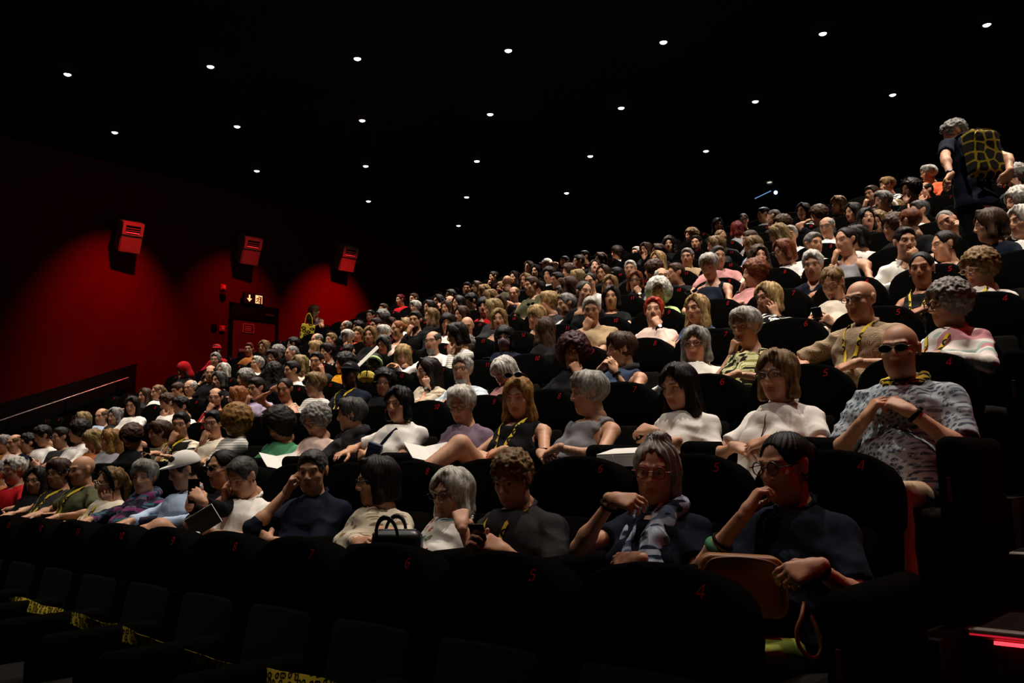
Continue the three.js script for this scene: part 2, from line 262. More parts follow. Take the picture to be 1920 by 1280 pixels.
const HAIR = {
  short: { p: () => [cran(0.01), ell([0, 0.078, 0.014], [0.06, 0.038, 0.075]), faceCut(), ...earCuts, half(0, -1, 0.35, 0.062)], w: 'sprig' },
  buzz: { p: () => [cran(0.004), faceCut(0.067, 0.008), ...earCuts, half(0, -1, 0.35, 0.055)], w: 'fine' },
  messy: { p: () => [cran(0.016), ell([0, 0.085, 0.012], [0.064, 0.04, 0.075]), faceCut(), ...earCuts, half(0, -1, 0.35, 0.068)], w: 'curl' },
  fringe: { p: () => [cran(0.009), cut(ell([0, 0.125, 0.045], [0.066, 0.082, 0.135], 0.01)), faceCut(), ...earCuts, half(0, -1, 0.35, 0.062)], w: 'sprig' },
  crop: { p: () => [cran(0.018), ell([0, 0.08, 0.02], [0.065, 0.042, 0.08]), faceCut(0.061, -0.006), cut(ell([0.09, -0.03, 0.02], [0.03, 0.03, 0.035], 0.01)), cut(ell([-0.09, -0.03, 0.02], [0.03, 0.03, 0.035], 0.01)), half(0, -1, 0.3, 0.085), cone([0.022, 0.108, 0.06], [-0.064, 0.03, 0.07], 0.016, 0.013, 0.02), cut(cone([0.026, 0.128, 0.085], [0.012, 0.128, -0.06], 0.006, 0.005, 0.006))], w: 'strand' },
  bob: { p: () => [cran(0.019), cone([-0.066, 0.02, 0], [-0.076, -0.1, 0.012], 0.03, 0.031, 0.03), cone([0.066, 0.02, 0], [0.076, -0.1, 0.012], 0.03, 0.031, 0.03), cone([0, 0, -0.05], [0, -0.09, -0.06], 0.07, 0.062, 0.03), faceCut(0.057, -0.006), neckCut, half(0, -1, 0, 0.118), cone([0.022, 0.108, 0.06], [-0.064, 0.03, 0.07], 0.016, 0.013, 0.02), cut(cone([0.026, 0.128, 0.085], [0.012, 0.128, -0.06], 0.006, 0.005, 0.006))], w: 'strand' },
  fringebob: { p: () => [cran(0.02), cone([-0.066, 0.02, 0.01], [-0.074, -0.11, 0.02], 0.03, 0.03, 0.03), cone([0.066, 0.02, 0.01], [0.074, -0.11, 0.02], 0.03, 0.03, 0.03), cone([0, 0, -0.05], [0, -0.1, -0.06], 0.07, 0.062, 0.03), faceCut(0.055, -0.046), neckCut, half(0, -1, 0, 0.128)], w: 'strand' },
  long: { p: () => [cran(0.014), ...[-1, 1].flatMap((e) => [cone([e * 0.066, 0.03, 0.005], [e * 0.08, -0.14, 0.02], 0.028, 0.032, 0.03), cone([e * 0.08, -0.14, 0.02], [e * 0.088, -0.29, 0.06], 0.032, 0.024, 0.03)]), cone([0, 0, -0.05], [0, -0.28, -0.075], 0.072, 0.06, 0.03), faceCut(0.057, -0.002), neckCut, cone([0.022, 0.108, 0.06], [-0.064, 0.03, 0.07], 0.016, 0.013, 0.02), cut(cone([0.026, 0.128, 0.085], [0.012, 0.128, -0.06], 0.006, 0.005, 0.006))], w: 'strand' },
  curly: { p: () => [cran(0.032), ell([0, 0.03, -0.03], [0.115, 0.1, 0.11], 0.03), faceCut(0.06, -0.01), half(0, -1, 0.35, 0.088)], w: 'curl' },
  big: { p: () => [cran(0.055), ell([0, 0.0, -0.03], [0.135, 0.13, 0.12], 0.03), faceCut(0.058, -0.012), neckCut, half(0, -1, 0.2, 0.125)], w: 'curl' },
  longcurl: { p: () => [cran(0.03), ...[-1, 1].flatMap((e) => [cone([e * 0.07, 0.02, 0], [e * 0.1, -0.2, 0.02], 0.04, 0.045, 0.03)]), cone([0, 0, -0.05], [0, -0.2, -0.07], 0.085, 0.08, 0.03), faceCut(0.056, -0.006), neckCut], w: 'curl' },
  slick: { p: () => [cran(0.006), ell([0, 0.03, -0.118], [0.04, 0.038, 0.03]), faceCut(0.066, 0.004), ...earCuts, half(0, -1, 0.4, 0.068)], w: 'fine' },
  updo: { p: () => [cran(0.012), ell([0.004, 0.118, -0.03], [0.045, 0.034, 0.045], 0.02), ell([0.01, 0.135, 0.0], [0.022, 0.016, 0.022], 0.012), cone([0.07, 0.0, -0.01], [0.072, -0.09, -0.01], 0.025, 0.02, 0.03), cone([0, -0.02, -0.07], [0, -0.09, -0.06], 0.06, 0.05, 0.03), faceCut(0.062, 0.008), neckCut, half(0, -1, 0.2, 0.12)], w: 'lock' },
  pony: { p: () => [cran(0.009), cone([0, 0.03, -0.11], [0, -0.04, -0.14], 0.024, 0.028, 0.02), cone([0, -0.04, -0.14], [0.01, -0.2, -0.12], 0.028, 0.014, 0.02), faceCut(0.064, 0.002), ...earCuts, half(0, -1, 0.3, 0.22)], w: 'strand' },
};
const WARP = {
  fine: (x, y, z) => 0.0016 * Math.sin(Math.atan2(x, z + 0.06) * 46 + 6 * noise(x * 14, y * 10, z * 14)) + 0.002 * noise(x * 30, y * 16, z * 30), sprig: (x, y, z) => 0.003 * noise(x * 90, y * 90, z * 90), curl: (x, y, z) => 0.011 * Math.abs(noise(x * 38, y * 38, z * 38)) + 0.006 * noise(x * 85, y * 85, z * 85) - 0.003,
  strand: (x, y, z) => 0.0042 * Math.sin(Math.atan2(x, z + 0.02) * 30 + 9 * noise(x * 11, y * 8, z * 11)) + 0.007 * noise(x * 24, y * 10, z * 24), lock: (x, y, z) => 0.006 * Math.sin(Math.atan2(x, z) * 16 + y * 40 + 4 * noise(x * 9, y * 9, z * 9)) + 0.003 * noise(x * 40, y * 30, z * 40),
};
function hairGeo(style, lod) {
  return memo('hair' + style + lod, () => mapUv(solid(HAIR[style].p(), HAIR_CELL[lod], WARP[HAIR[style].w]), (x, y, z) => [Math.atan2(x, z) / (2 * Math.PI), y * 3 + z]));
}
const beardGeo = (lod) => memo('beard' + lod, () => mapUv(solid([ell([0, -0.085, 0.03], [0.058, 0.05, 0.06]), ell([0, -0.115, 0.062], [0.034, 0.034, 0.032], 0.03), cone([-0.02, -0.054, 0.09], [0.02, -0.054, 0.09], 0.009, 0.009, 0.01), cut(ell([0, -0.068, 0.11], [0.021, 0.0075, 0.05], 0.004)), half(0, 1, 0.5, -0.012)], HAIR_CELL[lod], WARP.sprig), (x, y) => [x * 6, y * 5]));
const capGeo = (lod) => memo('cap' + lod, () => solid([cran(0.017, 0.004), ell([0, 0.05, 0.1], [0.068, 0.009, 0.06], 0.01), half(0, -1, 0.06, -0.028)], HAIR_CELL[lod]));
const hoodGeo = (lod) => memo('hood' + lod, () => solid([cran(0.03), cone([0, -0.02, -0.03], [0, -0.13, -0.03], 0.1, 0.11, 0.03), faceCut(0.058, -0.01)], HAIR_CELL[lod]));
const bandGeo = (lod) => memo('band' + lod, () => solid([cran(0.026), half(0, -0.25, 0.97, 0.035), half(0, 0.25, -0.97, 0.0)], HAIR_CELL[lod]));
function glassesGeo(round) {
  return memo('glasses' + round, () => {
    const out = [], r = round ? 0.023 : 0.021;
    for (const e of [-1, 1]) {
      out.push(new THREE.TorusGeometry(r, 0.0024, 5, 16).scale(round ? 1 : 1.22, round ? 1 : 0.78, 1).translate(e * 0.033, 0.003, 0.103));
      out.push(new THREE.CylinderGeometry(0.0018, 0.0018, 0.1, 5).rotateX(Math.PI / 2).translate(e * 0.073, 0.008, 0.048));
      out.push(new THREE.CylinderGeometry(0.002, 0.002, 0.02, 5).rotateZ(Math.PI / 2).translate(e * 0.065, 0.008, 0.099));
    }
    out.push(new THREE.CylinderGeometry(0.002, 0.002, 0.022, 5).rotateZ(Math.PI / 2).translate(0, 0.008, 0.106));
    return mergeGeometries(out.map((g) => g.toNonIndexed()));
  });
}
const lensGeo = (round) => memo('lens' + round, () => new THREE.CylinderGeometry(0.021, 0.021, 0.0012, 14).rotateX(Math.PI / 2).scale(round ? 1.02 : 1.18, round ? 1.02 : 0.74, 1));
// hand frame: wrist at the origin, fingers along +y, palm to +z; side = 1 is a right hand (thumb to +x)
function handGeo(pose, side, lod) {
  return memo('hand' + pose + side + lod, () => {
    const C = { relaxed: [0.3, 0.45, 0.3, 0.25], curled: [0.7, 0.9, 0.6, 0.5], fist: [1.15, 1.5, 1.0, 0.8], grip: [0.75, 0.55, 0.45, 0.4], flat: [0.05, 0.12, 0.1, 0.1] }[pose], P = [];
    const kx = [0.03, 0.01, -0.011, -0.03], ky = [0.083, 0.088, 0.084, 0.075], L = [0.07, 0.079, 0.073, 0.057], sp = [0.12, 0.03, -0.06, -0.17];
    P.push(cone([0, -0.02, 0], [0, 0.012, 0], 0.0245, 0.025, 0.02));
    kx.forEach((x, i) => P.push(cone([side * x * 0.55, 0.006, 0], [side * x, ky[i], 0], 0.0155, 0.0125, 0.016)));
    kx.forEach((x, i) => {
      let p = V(side * x, ky[i], 0), a = 0; const j = 1 + 0.18 * (i - 1.5) * (pose === 'flat' ? 0.4 : 1);
      [0.45, 0.31, 0.24].forEach((f, q) => {
        a += C[q] * j;
        const e = p.clone().add(V(side * Math.sin(sp[i]) * Math.cos(a), Math.cos(a), Math.sin(a)).multiplyScalar(L[i] * f));
        P.push(cone(p, e, 0.0092 - q * 0.0008, 0.0086 - q * 0.0009, 0.005)); p = e;
      });
    });
    let t = V(side * 0.02, 0.012, 0.006), a = pose === 'fist' ? 0.9 : pose === 'flat' ? 0.2 : 0.5;
    for (const [l, r, yaw] of [[0.046, 0.015, 0.75], [0.033, 0.011, 0.45 - a * 0.5], [0.027, 0.0098, 0.3 - a * 0.9]]) { const e = t.clone().add(V(side * Math.sin(yaw), Math.cos(yaw), 0.25 + a * 0.55).normalize().multiplyScalar(l)); P.push(cone(t, e, r, r * 0.92, 0.008)); t = e; }
    return tint(solid(P, HAND_CELL[lod]), (x, y, z) => (y > 0.14 ? [1.05, 0.9, 0.88] : y > 0.076 && y < 0.092 ? [1, 0.9, 0.88] : [1, 1, 1]));
  });
}

// ---------------------------------------------------------------- people
const HAIRCOL = { white: '#d8d2c6', silver: '#b9b3a8', grey: '#8f8a83', darkgrey: '#4c4844', blonde: '#b4925f', ash: '#a08658', sand: '#8a6a42', brown: '#4a3020', dark: '#221712', black: '#0e0b0a', red: '#6b1d12', orange: '#b5361a', auburn: '#7a3f20', ginger: '#96572a', wine: '#3a0f12', gold: '#9c6f39' };
const COL = { white: '#e6e0d8', cream: '#e0d3bd', black: '#0e0e10', navy: '#121826', charcoal: '#2c2b2d', grey: '#777579', lightblue: '#b4c6e0', red: '#a8121c', olive: '#4d4d36', moss: '#8c9642', beige: '#b79d7e', mauve: '#74616f', pink: '#c08885', palepink: '#dbbfb2', green: '#4d8c64', lime: '#b6d488', orange: '#dd6238', mustard: '#c88716', lilac: '#b3a3bd', denim: '#37465e', tan: '#a28a6a', purple: '#5a4773', brown: '#7a4f2a', rust: '#9a5a2a', silver: '#a9a6a0', blue: '#42598a', violet: '#6a3560' };
const SKIN = { fair: '#c28f70', tan: '#a36d4f', dark: '#4e2f20', pale: '#cda186' };
const TOP = { tee: [0.66, 'crew', 0, 't-shirt'], polo: [0.66, 'vee', 1, 'polo shirt'], shirt: [2, 'vee', 1, 'long-sleeved shirt'], short: [0.8, 'vee', 1, 'short-sleeved shirt'], tank: [0, 'scoop', 0, 'sleeveless top'], scoop: [0.5, 'scoop', 0, 'scoop-neck top'], blouse: [2, 'vee', 0, 'blouse'], sweater: [2, 'crew', 0, 'sweater'], jacket: [2, 'vee', 1, 'jacket'], dress: [0, 'scoop', 0, 'dress'], vest: [0, 'vee', 0, 'vest'] };
const FEMALE = ['crop', 'bob', 'fringebob', 'long', 'big', 'longcurl', 'slick', 'updo', 'pony', 'curly'];
const skinMat = (k) => memo('skin' + k, () => new THREE.MeshPhysicalMaterial({ color: SKIN[k], roughness: 0.5, vertexColors: true, specularIntensity: 0.6, sheen: 0.25, sheenRoughness: 0.5, sheenColor: new THREE.Color('#8a4030') }));
const hairMat = (k) => { if (!HAIRCOL[k]) console.log('no hair', k); return hairMat0(k); };
const hairMat0 = (k) => memo('hairm' + k, () => new THREE.MeshPhysicalMaterial({ color: HAIRCOL[k], map: strands, roughness: 0.55, specularIntensity: 0.35 }));
const clothMat = (k) => { if (!COL[k]) console.log('no colour', k); return clothMat0(k); };
const clothMat0 = (k) => memo('cloth' + k, () => std(COL[k], 0.92, { bumpMap: repeat(weave, 6, 6), bumpScale: 0.0008 }));
const PATSCALE = { paisley: 1.9, geometric: 1.6, floral: 1.8, sepia: 1.5, leopard: 1, meadow: 1.5, pastel: 1.5, blueprint: 1.3, plaid: 1.3, violet: 2, abstract: 1.5, bold: 1.5 };
const patMat = (k) => memo('pat' + k, () => std('#ffffff', 0.9, { map: repeat(pattern(k), PATSCALE[k] ?? 1, PATSCALE[k] ?? 1) }));
const plainMat = (k) => memo('plain' + k, () => std(COL[k] ?? HAIRCOL[k] ?? k, 0.9));
const lerpV = (a, b, t) => a.clone().lerp(b, t);
function reach(S, W, l1, l2, pole) {
  const d = W.clone().sub(S), len = clamp(d.length(), 0.09, (l1 + l2) * 0.985); d.normalize();
  const a = (l1 * l1 - l2 * l2 + len * len) / (2 * len), h = Math.sqrt(Math.max(0, l1 * l1 - a * a)), p = pole.clone().addScaledVector(d, -pole.dot(d)).normalize();
  return [S.clone().addScaledVector(d, a).addScaledVector(p, h), S.clone().addScaledVector(d, len)];
}
const frame = (y, z) => { const Y = y.clone().normalize(), Z = z.clone().addScaledVector(Y, -z.dot(Y)).normalize(), X = Y.clone().cross(Z); return new THREE.Matrix4().makeBasis(X, Y, Z); };
const people = [];
function parse(line) {
  const t = line.trim().split(/\s+/), s = { px: +t[0], py: +t[1], v: +t[2], n: 6, tilt: 0, w: 1, skin: 'fair', arms: {}, hair: undefined, fw: 0, extra: [] };
  for (const k of t.slice(3)) {
    const [a, ...b] = k.split('.');
    if (HAIR[a] && s.hair === undefined) s.hair = [a, b[0]];
    else if (TOP[a]) s.top = [a, b[0]];
    else if (k === 'bald') s.hair = null;
    else if (k === 'm' || k === 'f') s.sex = k;
    else if (/^n-?\d/.test(k)) s.n = +k.slice(1);
    else if (/^t-?\d/.test(k)) s.tilt = +k.slice(1);
    else if (/^w[\d.]+$/.test(k)) s.w = +k.slice(1);
    else if (/^fw[\d.-]+$/.test(k)) s.fw = +k.slice(2);
    else if (/^r\d+$/.test(k)) s.row = +k.slice(1);
    else if (/^ty-?\d+$/.test(k)) s.ty = +k.slice(2) * Math.PI / 180;
    else if (a === 'sk') s.skin = b[0];
    else if (/^[RL]@/.test(k)) s.arms[k[0]] = k.slice(2);
    else if (/^[RL](face|cheek|temple|rest|lap|fold|up|out|phone|clasp|read)/.test(k)) s.arms[k[0]] = k.slice(1);
    else if (['lap', 'fold', 'rest', 'phone', 'clasp', 'read', 'out'].includes(k)) { s.arms.R ??= k; s.arms.L ??= k; }
    else s.extra.push([a, ...b]);
  }
  s.sex ??= s.hair && FEMALE.includes(s.hair[0]) ? 'f' : 'm';
  s.has = (x) => s.extra.find((e) => e[0] === x);
  const hz = 0.17 + s.fw;
  s.hz = hz; s.options = [];
  for (let r = s.row ?? 2; r <= (s.row ?? ROWS); r++) { const p = meet('z', rowZ(r) + hz, s.px, s.py), d = p.y - floorY(r) - 1.08; if (Math.abs(d) < 0.42) s.options.push({ r, p, cost: (d / 0.17) ** 2 + Math.max(0, d) ** 2 * 20 + Math.max(0, -14.6 - p.x) * 3 }); }
  s.options.sort((a, b) => a.cost - b.cost); s.at = s.options[0];
  people.push(s);
  return s;
}
// who sits in which row: the seated height that suits best, with nobody sharing a seat
function seatEveryone() {
  const clash = (s, o) => { let c = 0; for (const t of people) if (t !== s && t.at.r === o.r) { const g = Math.abs(t.at.p.x - o.p.x); if (g < 0.46) c += 4 * (1 - g / 0.46) ** 1.3; } return c; };
  for (let pass = 0; pass < 12; pass++) for (const s of people) if (s.options.length > 1) { let best = 1e9, pick; for (const o of s.options) { const c = o.cost + clash(s, o); if (c < best - 1e-9) { best = c; pick = o; } } s.at = pick; }
  for (const s of people) for (const t of people) if (s !== t && s.at.r === t.at.r && s.at.r > 4 && !s.forward && !t.forward) {   // close neighbours: one leans forward, both keep their elbows in
    const g = Math.abs(s.at.p.x - t.at.p.x); if (g > 0.4) continue;
    s.w = Math.min(s.w, 0.85); t.w = Math.min(t.w, 0.85);
    if (g < 0.32) { s.forward = true; s.hz += 0.22; s.at = { r: s.at.r, p: meet('z', rowZ(s.at.r) + s.hz, s.px, s.py) }; }
  }
  for (const s of people) {
    s.r = s.at.r; s.head = s.at.p; s.hy = s.head.y - floorY(s.r); s.depth = depthOf(s.head);
    s.lod = s.depth < 5.2 ? 0 : s.depth < 7.2 ? 1 : 2;
  }
}
function buildPerson(s) {
  const lod = s.lod, f = s.sex === 'f', w = s.w, seat = s.stand ? 0 : 1;
  const yaw = Math.atan2(CAM.x - s.head.x, CAM.z - s.head.z) - s.v * Math.PI / 180;
  const ty = s.ty ?? clamp(yaw * 0.35, -0.45, 0.55), hYaw = yaw - ty, nod = s.n * Math.PI / 180;
  const HC = V(0, s.hy, s.hz), up = V(0, 1, 0);
  const g = thing('person', s.label, 'person', s.head.clone().sub(HC.clone().applyAxisAngle(up, ty)), ty);
  const Rh = new THREE.Matrix4().makeRotationFromEuler(new THREE.Euler(nod, hYaw, s.tilt * Math.PI / 180, 'YXZ'));
  const hv = (x, y, z) => V(x, y, z).applyMatrix4(Rh), Hm = Rh.clone().setPosition(HC);
  const N = s.N ?? V(Math.sin(hYaw) * -0.02, s.hy - 0.168, s.hz - 0.03 - 0.09 * Math.sin(nod)), Hp = s.Hp ?? V(0, 0.46, 0.34);
  const sh = (f ? 0.152 : 0.175) * (0.6 + 0.4 * w), SY = N.y - 0.062, aw = (f ? 0.9 : 1.04) * (0.7 + 0.3 * w), l1 = f ? 0.27 : 0.29, l2 = f ? 0.245 : 0.262;
  const local = (p) => p.clone().sub(g.position).applyAxisAngle(up, -ty);
  const torso = (t) => {
    const sq = Math.sqrt(w), P = [ell(lerpV(N, Hp, 0.33).add(V(0, 0, 0.02)), [0.142 * w + t, 0.155 + t, 0.1 * sq + t], 0.05), ell(lerpV(N, Hp, 0.74).add(V(0, 0, 0.025)), [0.142 * w + t, 0.15 + t, 0.115 * w + t], 0.06), ell(Hp, [0.17 * w + t, 0.12 + t, 0.145 + t], 0.06),
      cone(V(-sh + 0.012, SY, N.z), V(sh - 0.012, SY, N.z), 0.05 + t, 0.05 + t, 0.04)];
    for (const e of [-1, 1]) P.push(cone(V(0, N.y + 0.015, N.z), V(e * sh * 0.75, SY + 0.02, N.z), 0.047 + t * 0.5, 0.036 + t, 0.03));
    if (f) for (const e of [-1, 1]) P.push(ell(lerpV(N, Hp, 0.42).add(V(e * 0.068, 0, 0.1)), [0.062 + t, 0.066 + t, 0.056 + t], 0.04));
    return P;
  };
  // arms
  const hands = [], arms = [], A = {};
  for (const [key, e] of [['R', -1], ['L', 1]]) {
    const S = V(e * sh, SY - 0.004, N.z + 0.004); let W, pole = V(e * 0.8, -0.7, -0.2), fd, pn, shape = 'relaxed', T = N.y, z = s.hz;
    const pose = s.arms[key] ?? 'lap';
    if (/^-?\d/.test(pose)) {
      const [a, b] = pose.split('>'), q = a.split(',').map(Number), c = b?.split(',').map(Number), at = (u) => local(meet('z', g.position.z + u[2], u[0], u[1]));
      W = at(q); fd = c ? at(c).sub(W) : V(-e, 0, 0.3); pn = c && c[3] !== undefined ? V(c[3], c[4], c[5]) : V(-e * 0.5, -0.6, -0.5); pole = V(e * 0.6, -1, 0.25); shape = s.has('fist') ? 'fist' : 'curled';
      if (s.has('pole' + key)) { const p = s.has('pole' + key); pole = V(+p[1], +p[2], +p[3]).multiplyScalar(0.1); }
      if (s.has('shape' + key)) shape = s.has('shape' + key)[1];
    } else if (pose === 'lap') { W = V(e * 0.085, 0.7 + e * 0.012, 0.46); fd = V(-e * 0.85, -0.2, 0.2); pn = V(0, -0.85, -0.5); pole = V(e * 1, -0.5, -0.1); }
    else if (pose === 'fold') { W = V(-e * 0.07, T - 0.22 + e * 0.02, z + 0.24 + e * 0.015); fd = V(-e, 0.1, -0.25); pn = V(0, -0.2, -1); pole = V(e, -0.6, 0.1); }
    else if (pose === 'rest') { W = V(e * 0.24, 0.735, 0.44); fd = V(-e * 0.1, -0.2, 1); pn = V(0, -1, -0.2); pole = V(e, -0.1, -0.5); }
    else if (pose === 'face') { W = HC.clone().add(hv(e * 0.045, -0.165, 0.125)); fd = HC.clone().add(hv(e * 0.005, -0.05, 0.105)).sub(W); pn = hv(-e * 0.4, 0.2, -1); pole = V(e * 0.5, -1, 0.3); shape = 'curled'; }
    else if (pose === 'cheek') { W = HC.clone().add(hv(e * 0.095, -0.165, 0.05)); fd = hv(-e * 0.12, 1, 0.08); pn = hv(-e, 0, -0.35); pole = V(e * 0.6, -1, 0.25); shape = 'relaxed'; }
    else if (pose === 'temple') { W = HC.clone().add(hv(e * 0.13, -0.11, 0.07)); fd = HC.clone().add(hv(e * 0.075, 0.02, 0.06)).sub(W); pn = hv(-e, 0.1, -0.2); pole = V(e * 0.6, -1, 0.25); shape = 'curled'; }
    else if (pose === 'up') { W = HC.clone().add(hv(e * 0.15, 0.0, -0.04)); fd = hv(-e, 0.25, -0.35); pn = hv(-e * 0.3, 0, 1); pole = V(e, 0.35, 0.25); shape = 'relaxed'; }
    else if (pose === 'out') { W = V(e * 0.16, T - 0.12, z + 0.4); fd = V(0, 0.1, 1); pn = V(-e * 0.3, -1, 0); pole = V(e, -0.8, 0); }
    else if (pose === 'phone') { W = V(e * 0.085, T - 0.2, z + 0.27); fd = V(-e * 0.4, 0.65, 0.5); pn = V(-e * 0.8, 0.35, -0.3); pole = V(e * 0.7, -1, -0.1); shape = 'grip'; }
    else if (pose === 'clasp') { W = V(e * 0.065, T - 0.14, z + 0.25); fd = V(-e * 0.55, 0.75, 0.1); pn = V(-e, -0.2, -0.15); pole = V(e * 0.8, -1, -0.1); shape = 'curled'; }
    else { W = V(e * 0.13, T - 0.24, z + 0.27); fd = V(-e * 0.25, 0.6, 0.6); pn = V(-e * 0.5, 0.5, -0.6); pole = V(e * 0.8, -1, -0.2); shape = 'grip'; }   // read
    const [E, Wr] = reach(S, W, l1, l2, pole);
    A[key] = { S, E, W: Wr, e };
    arms.push(cone(S, E, 0.046 * aw, 0.036 * aw, 0.02), cone(E, Wr, 0.0365 * aw, 0.0245 * aw, 0.015), ell(lerpV(E, Wr, 0.25), [0.038 * aw, 0.038 * aw, 0.038 * aw], 0.03));
    const hm = frame(fd, pn).setPosition(Wr), hs = f ? 0.94 : 1.02;
    A[key].hm = hm;
    hands.push(handGeo(shape, -e > 0 ? 1 : -1, lod).clone().applyMatrix4(new THREE.Matrix4().makeScale(hs, hs, hs)).applyMatrix4(hm));
  }
  s.A = A; s.g = g; s.HC = HC; s.Rh = Rh;
  const toW = (p) => p.clone().applyAxisAngle(up, ty).add(g.position);
  s.toW = toW; s.faceDir = hv(0, 0, 1).applyAxisAngle(up, ty);
  // one continuous body: head, neck, trunk, arms and hands
  const skinTop = s.top && ['scoop', 'tank', 'dress', 'vest'].includes(s.top[0]), cells = [0.0125, 0.019, 0.034];
  const bare = [cone(HC.clone().add(hv(0, -0.07, -0.02)), N, 0.05, 0.056, 0.03), ...arms, cone(V(-sh, SY, N.z), V(sh, SY, N.z), 0.045, 0.045, 0.03), ell(N.clone().add(V(0, -0.075, 0.045)), [0.105, 0.065, 0.062], 0.04)];
  for (const e of [-1, 1]) bare.push(cone(N, V(e * sh * 0.8, SY + 0.016, N.z), 0.046, 0.034, 0.03));
  if (f && skinTop) for (const e of [-1, 1]) bare.push(ell(lerpV(N, Hp, 0.4).add(V(e * 0.066, 0, 0.095)), [0.058, 0.06, 0.05], 0.04));
  if (s.legs) bare.push(...s.legs.map(([a, b, ra, rb]) => cone(V(...a), V(...b), ra, rb, 0.03)));
  const trunk = solid(torso(-0.006), [0.032, 0.042, 0.06][lod]);
  const body = mergeGeometries([headGeo(s.sex, lod).clone().applyMatrix4(Hm), tint(solid(bare, cells[lod])), tint(trunk), ...hands]);
  part('body', body, skinMat(s.skin), g);
  const onHead = (name, geo, mat, label, parent = g) => { const m = part(name, geo, mat, parent, label); m.position.copy(HC); m.quaternion.setFromRotationMatrix(Rh); return m; };
  if (s.hair) onHead('hair', hairGeo(s.hair[0], lod), hairMat(s.hair[1]));
  for (const [k, a] of s.extra) {
    if (k === 'beard') onHead('beard', beardGeo(lod), hairMat(a));
    else if (k === 'cap') onHead('cap', capGeo(lod), plainMat(a), a + ' baseball cap');
    else if (k === 'hood') onHead('hood', hoodGeo(lod), plainMat(a), a + ' hood');  // the red light of the wall is put into the hood colour
    else if (k === 'band') onHead('headband', bandGeo(lod), plainMat(a), a + ' headband');
    else if (k === 'mask') onHead('face_mask', memo('mask' + lod, () => solid([ell([0, -0.055, 0.045], [0.062, 0.055, 0.068]), ell([0, -0.03, 0.1], [0.022, 0.03, 0.022], 0.03), half(0, 1, 0, -0.008), half(0, 0, -1, -0.01)], HAIR_CELL[lod])), plainMat(a), a + ' face mask');
    else if (/^g[lrsph]$/.test(k) || k === 'gred') {
      const round = k === 'gr' || k === 'gred', m = onHead('glasses', glassesGeo(round), k === 'gred' ? M.redFrame : k === 'gp' ? M.paleFrame : M.glassFrame, k === 'gs' ? 'dark sunglasses' : undefined);
      if (k === 'gh') { m.position.add(hv(0, 0.088, -0.035)); m.rotateX(-0.5); }
      if (k === 'gs' || k === 'gh' || s.depth < 5.2) for (const e of [-1, 1]) part('lens', lensGeo(round), k === 'gs' || k === 'gh' ? M.darkLens : M.lens, m).position.set(e * 0.033, 0.003, 0.103);
    }
  }
  // clothes
  const [type, colour] = s.top ?? ['tee', 'black'], [sleeve, neck, collar] = TOP[type], t = 0.012;
  const P = torso(t);
  for (const { S, E, W } of Object.values(A)) {
    if (sleeve > 0 && sleeve < 1) P.push(cone(S, lerpV(S, E, sleeve), 0.058 * aw, 0.061 * aw, 0.035, true));
    if (sleeve > 1) P.push(cone(S, E, 0.057 * aw, 0.051 * aw, 0.035), cone(E, lerpV(E, W, s.has('rolled') ? 0.25 : 0.9), 0.05 * aw, 0.038 * aw, 0.02, true));
  }
  const nk = (x, y, z) => N.clone().add(V(x, y, z));
  P.push(cut(ell(nk(0, 0.042, 0.012), neck === 'scoop' ? [0.09, 0.062, 0.08] : [0.07, 0.05, 0.068], 0.01)));
  if (neck === 'vee') P.push(cut(cone(nk(0, 0.02, 0.07), nk(0, -0.1, 0.13), 0.045, 0.006, 0.008)));
  if (neck === 'scoop') P.push(cut(ell(nk(0, -0.01, 0.075), [0.085, 0.095, 0.075], 0.01)));
  if (sleeve === 0) for (const e of [-1, 1]) P.push(cut(ell(V(e * (sh + 0.02), SY - 0.03, N.z), [0.062, 0.115, 0.14], 0.015)));
  P.push(half(0, -1, 0, -(Hp.y - 0.03)));
  const q = rnd() * 50, amp = [0.0075, 0.007, 0.006][lod];
  const sg = solid(P, [0.0125, 0.02, 0.034][lod], (x, y, z) => amp * (0.55 - Math.abs(noise(x * 9 + q, y * 17 + x * 6, z * 9 + q)) * 2) + amp * 0.35 * noise(x * 26, y * 34 + q, z * 26));
  mapUv(sg, (x, y, z) => [(x + z * 0.8) / 0.36, y / 0.36]);
  const shirt = part('top', sg, PAT[colour] ? patMat(colour) : clothMat(colour), g);
  const surface = (x, y) => { for (let z = N.z + 0.3; z > N.z - 0.1; z -= 0.006) if (fieldAt(P, x, y, z) < 0) return z; return N.z + 0.05; };
  if (collar && lod < 2) {
    const C = [], ring = (a) => nk(Math.sin(a) * 0.068, 0.036 - 0.03 * Math.cos(a), 0.002 + Math.cos(a) * 0.064);
    for (let i = 0; i < 9; i++) C.push(cone(ring(0.42 + i * (5.44 / 9)), ring(0.42 + (i + 1) * (5.44 / 9)), 0.0105, 0.0105, 0.006));
    for (const e of [-1, 1]) C.push(cone(ring(e * 0.42), nk(e * 0.055, -0.04, 0.094), 0.0105, 0.009, 0.008), cone(ring(e * 0.8), nk(e * 0.066, -0.038, 0.08), 0.0105, 0.009, 0.008));
    part('collar', mapUv(solid(C, 0.0085 + 0.003 * lod), (x, y, z) => [x / 0.36, y / 0.36]), PAT[colour] ? patMat(colour) : clothMat(colour), shirt);
    if (lod === 0 && type !== 'polo' && !s.has('nobuttons')) { const b = []; for (let i = 0; i < 3; i++) { const y = N.y - 0.12 - i * 0.085; b.push(new THREE.CylinderGeometry(0.005, 0.005, 0.003, 8).rotateX(Math.PI / 2).translate(0, y, surface(0, y) + 0.007)); } part('buttons', mergeGeometries(b), plainMat('#26241f'), shirt); }
  }
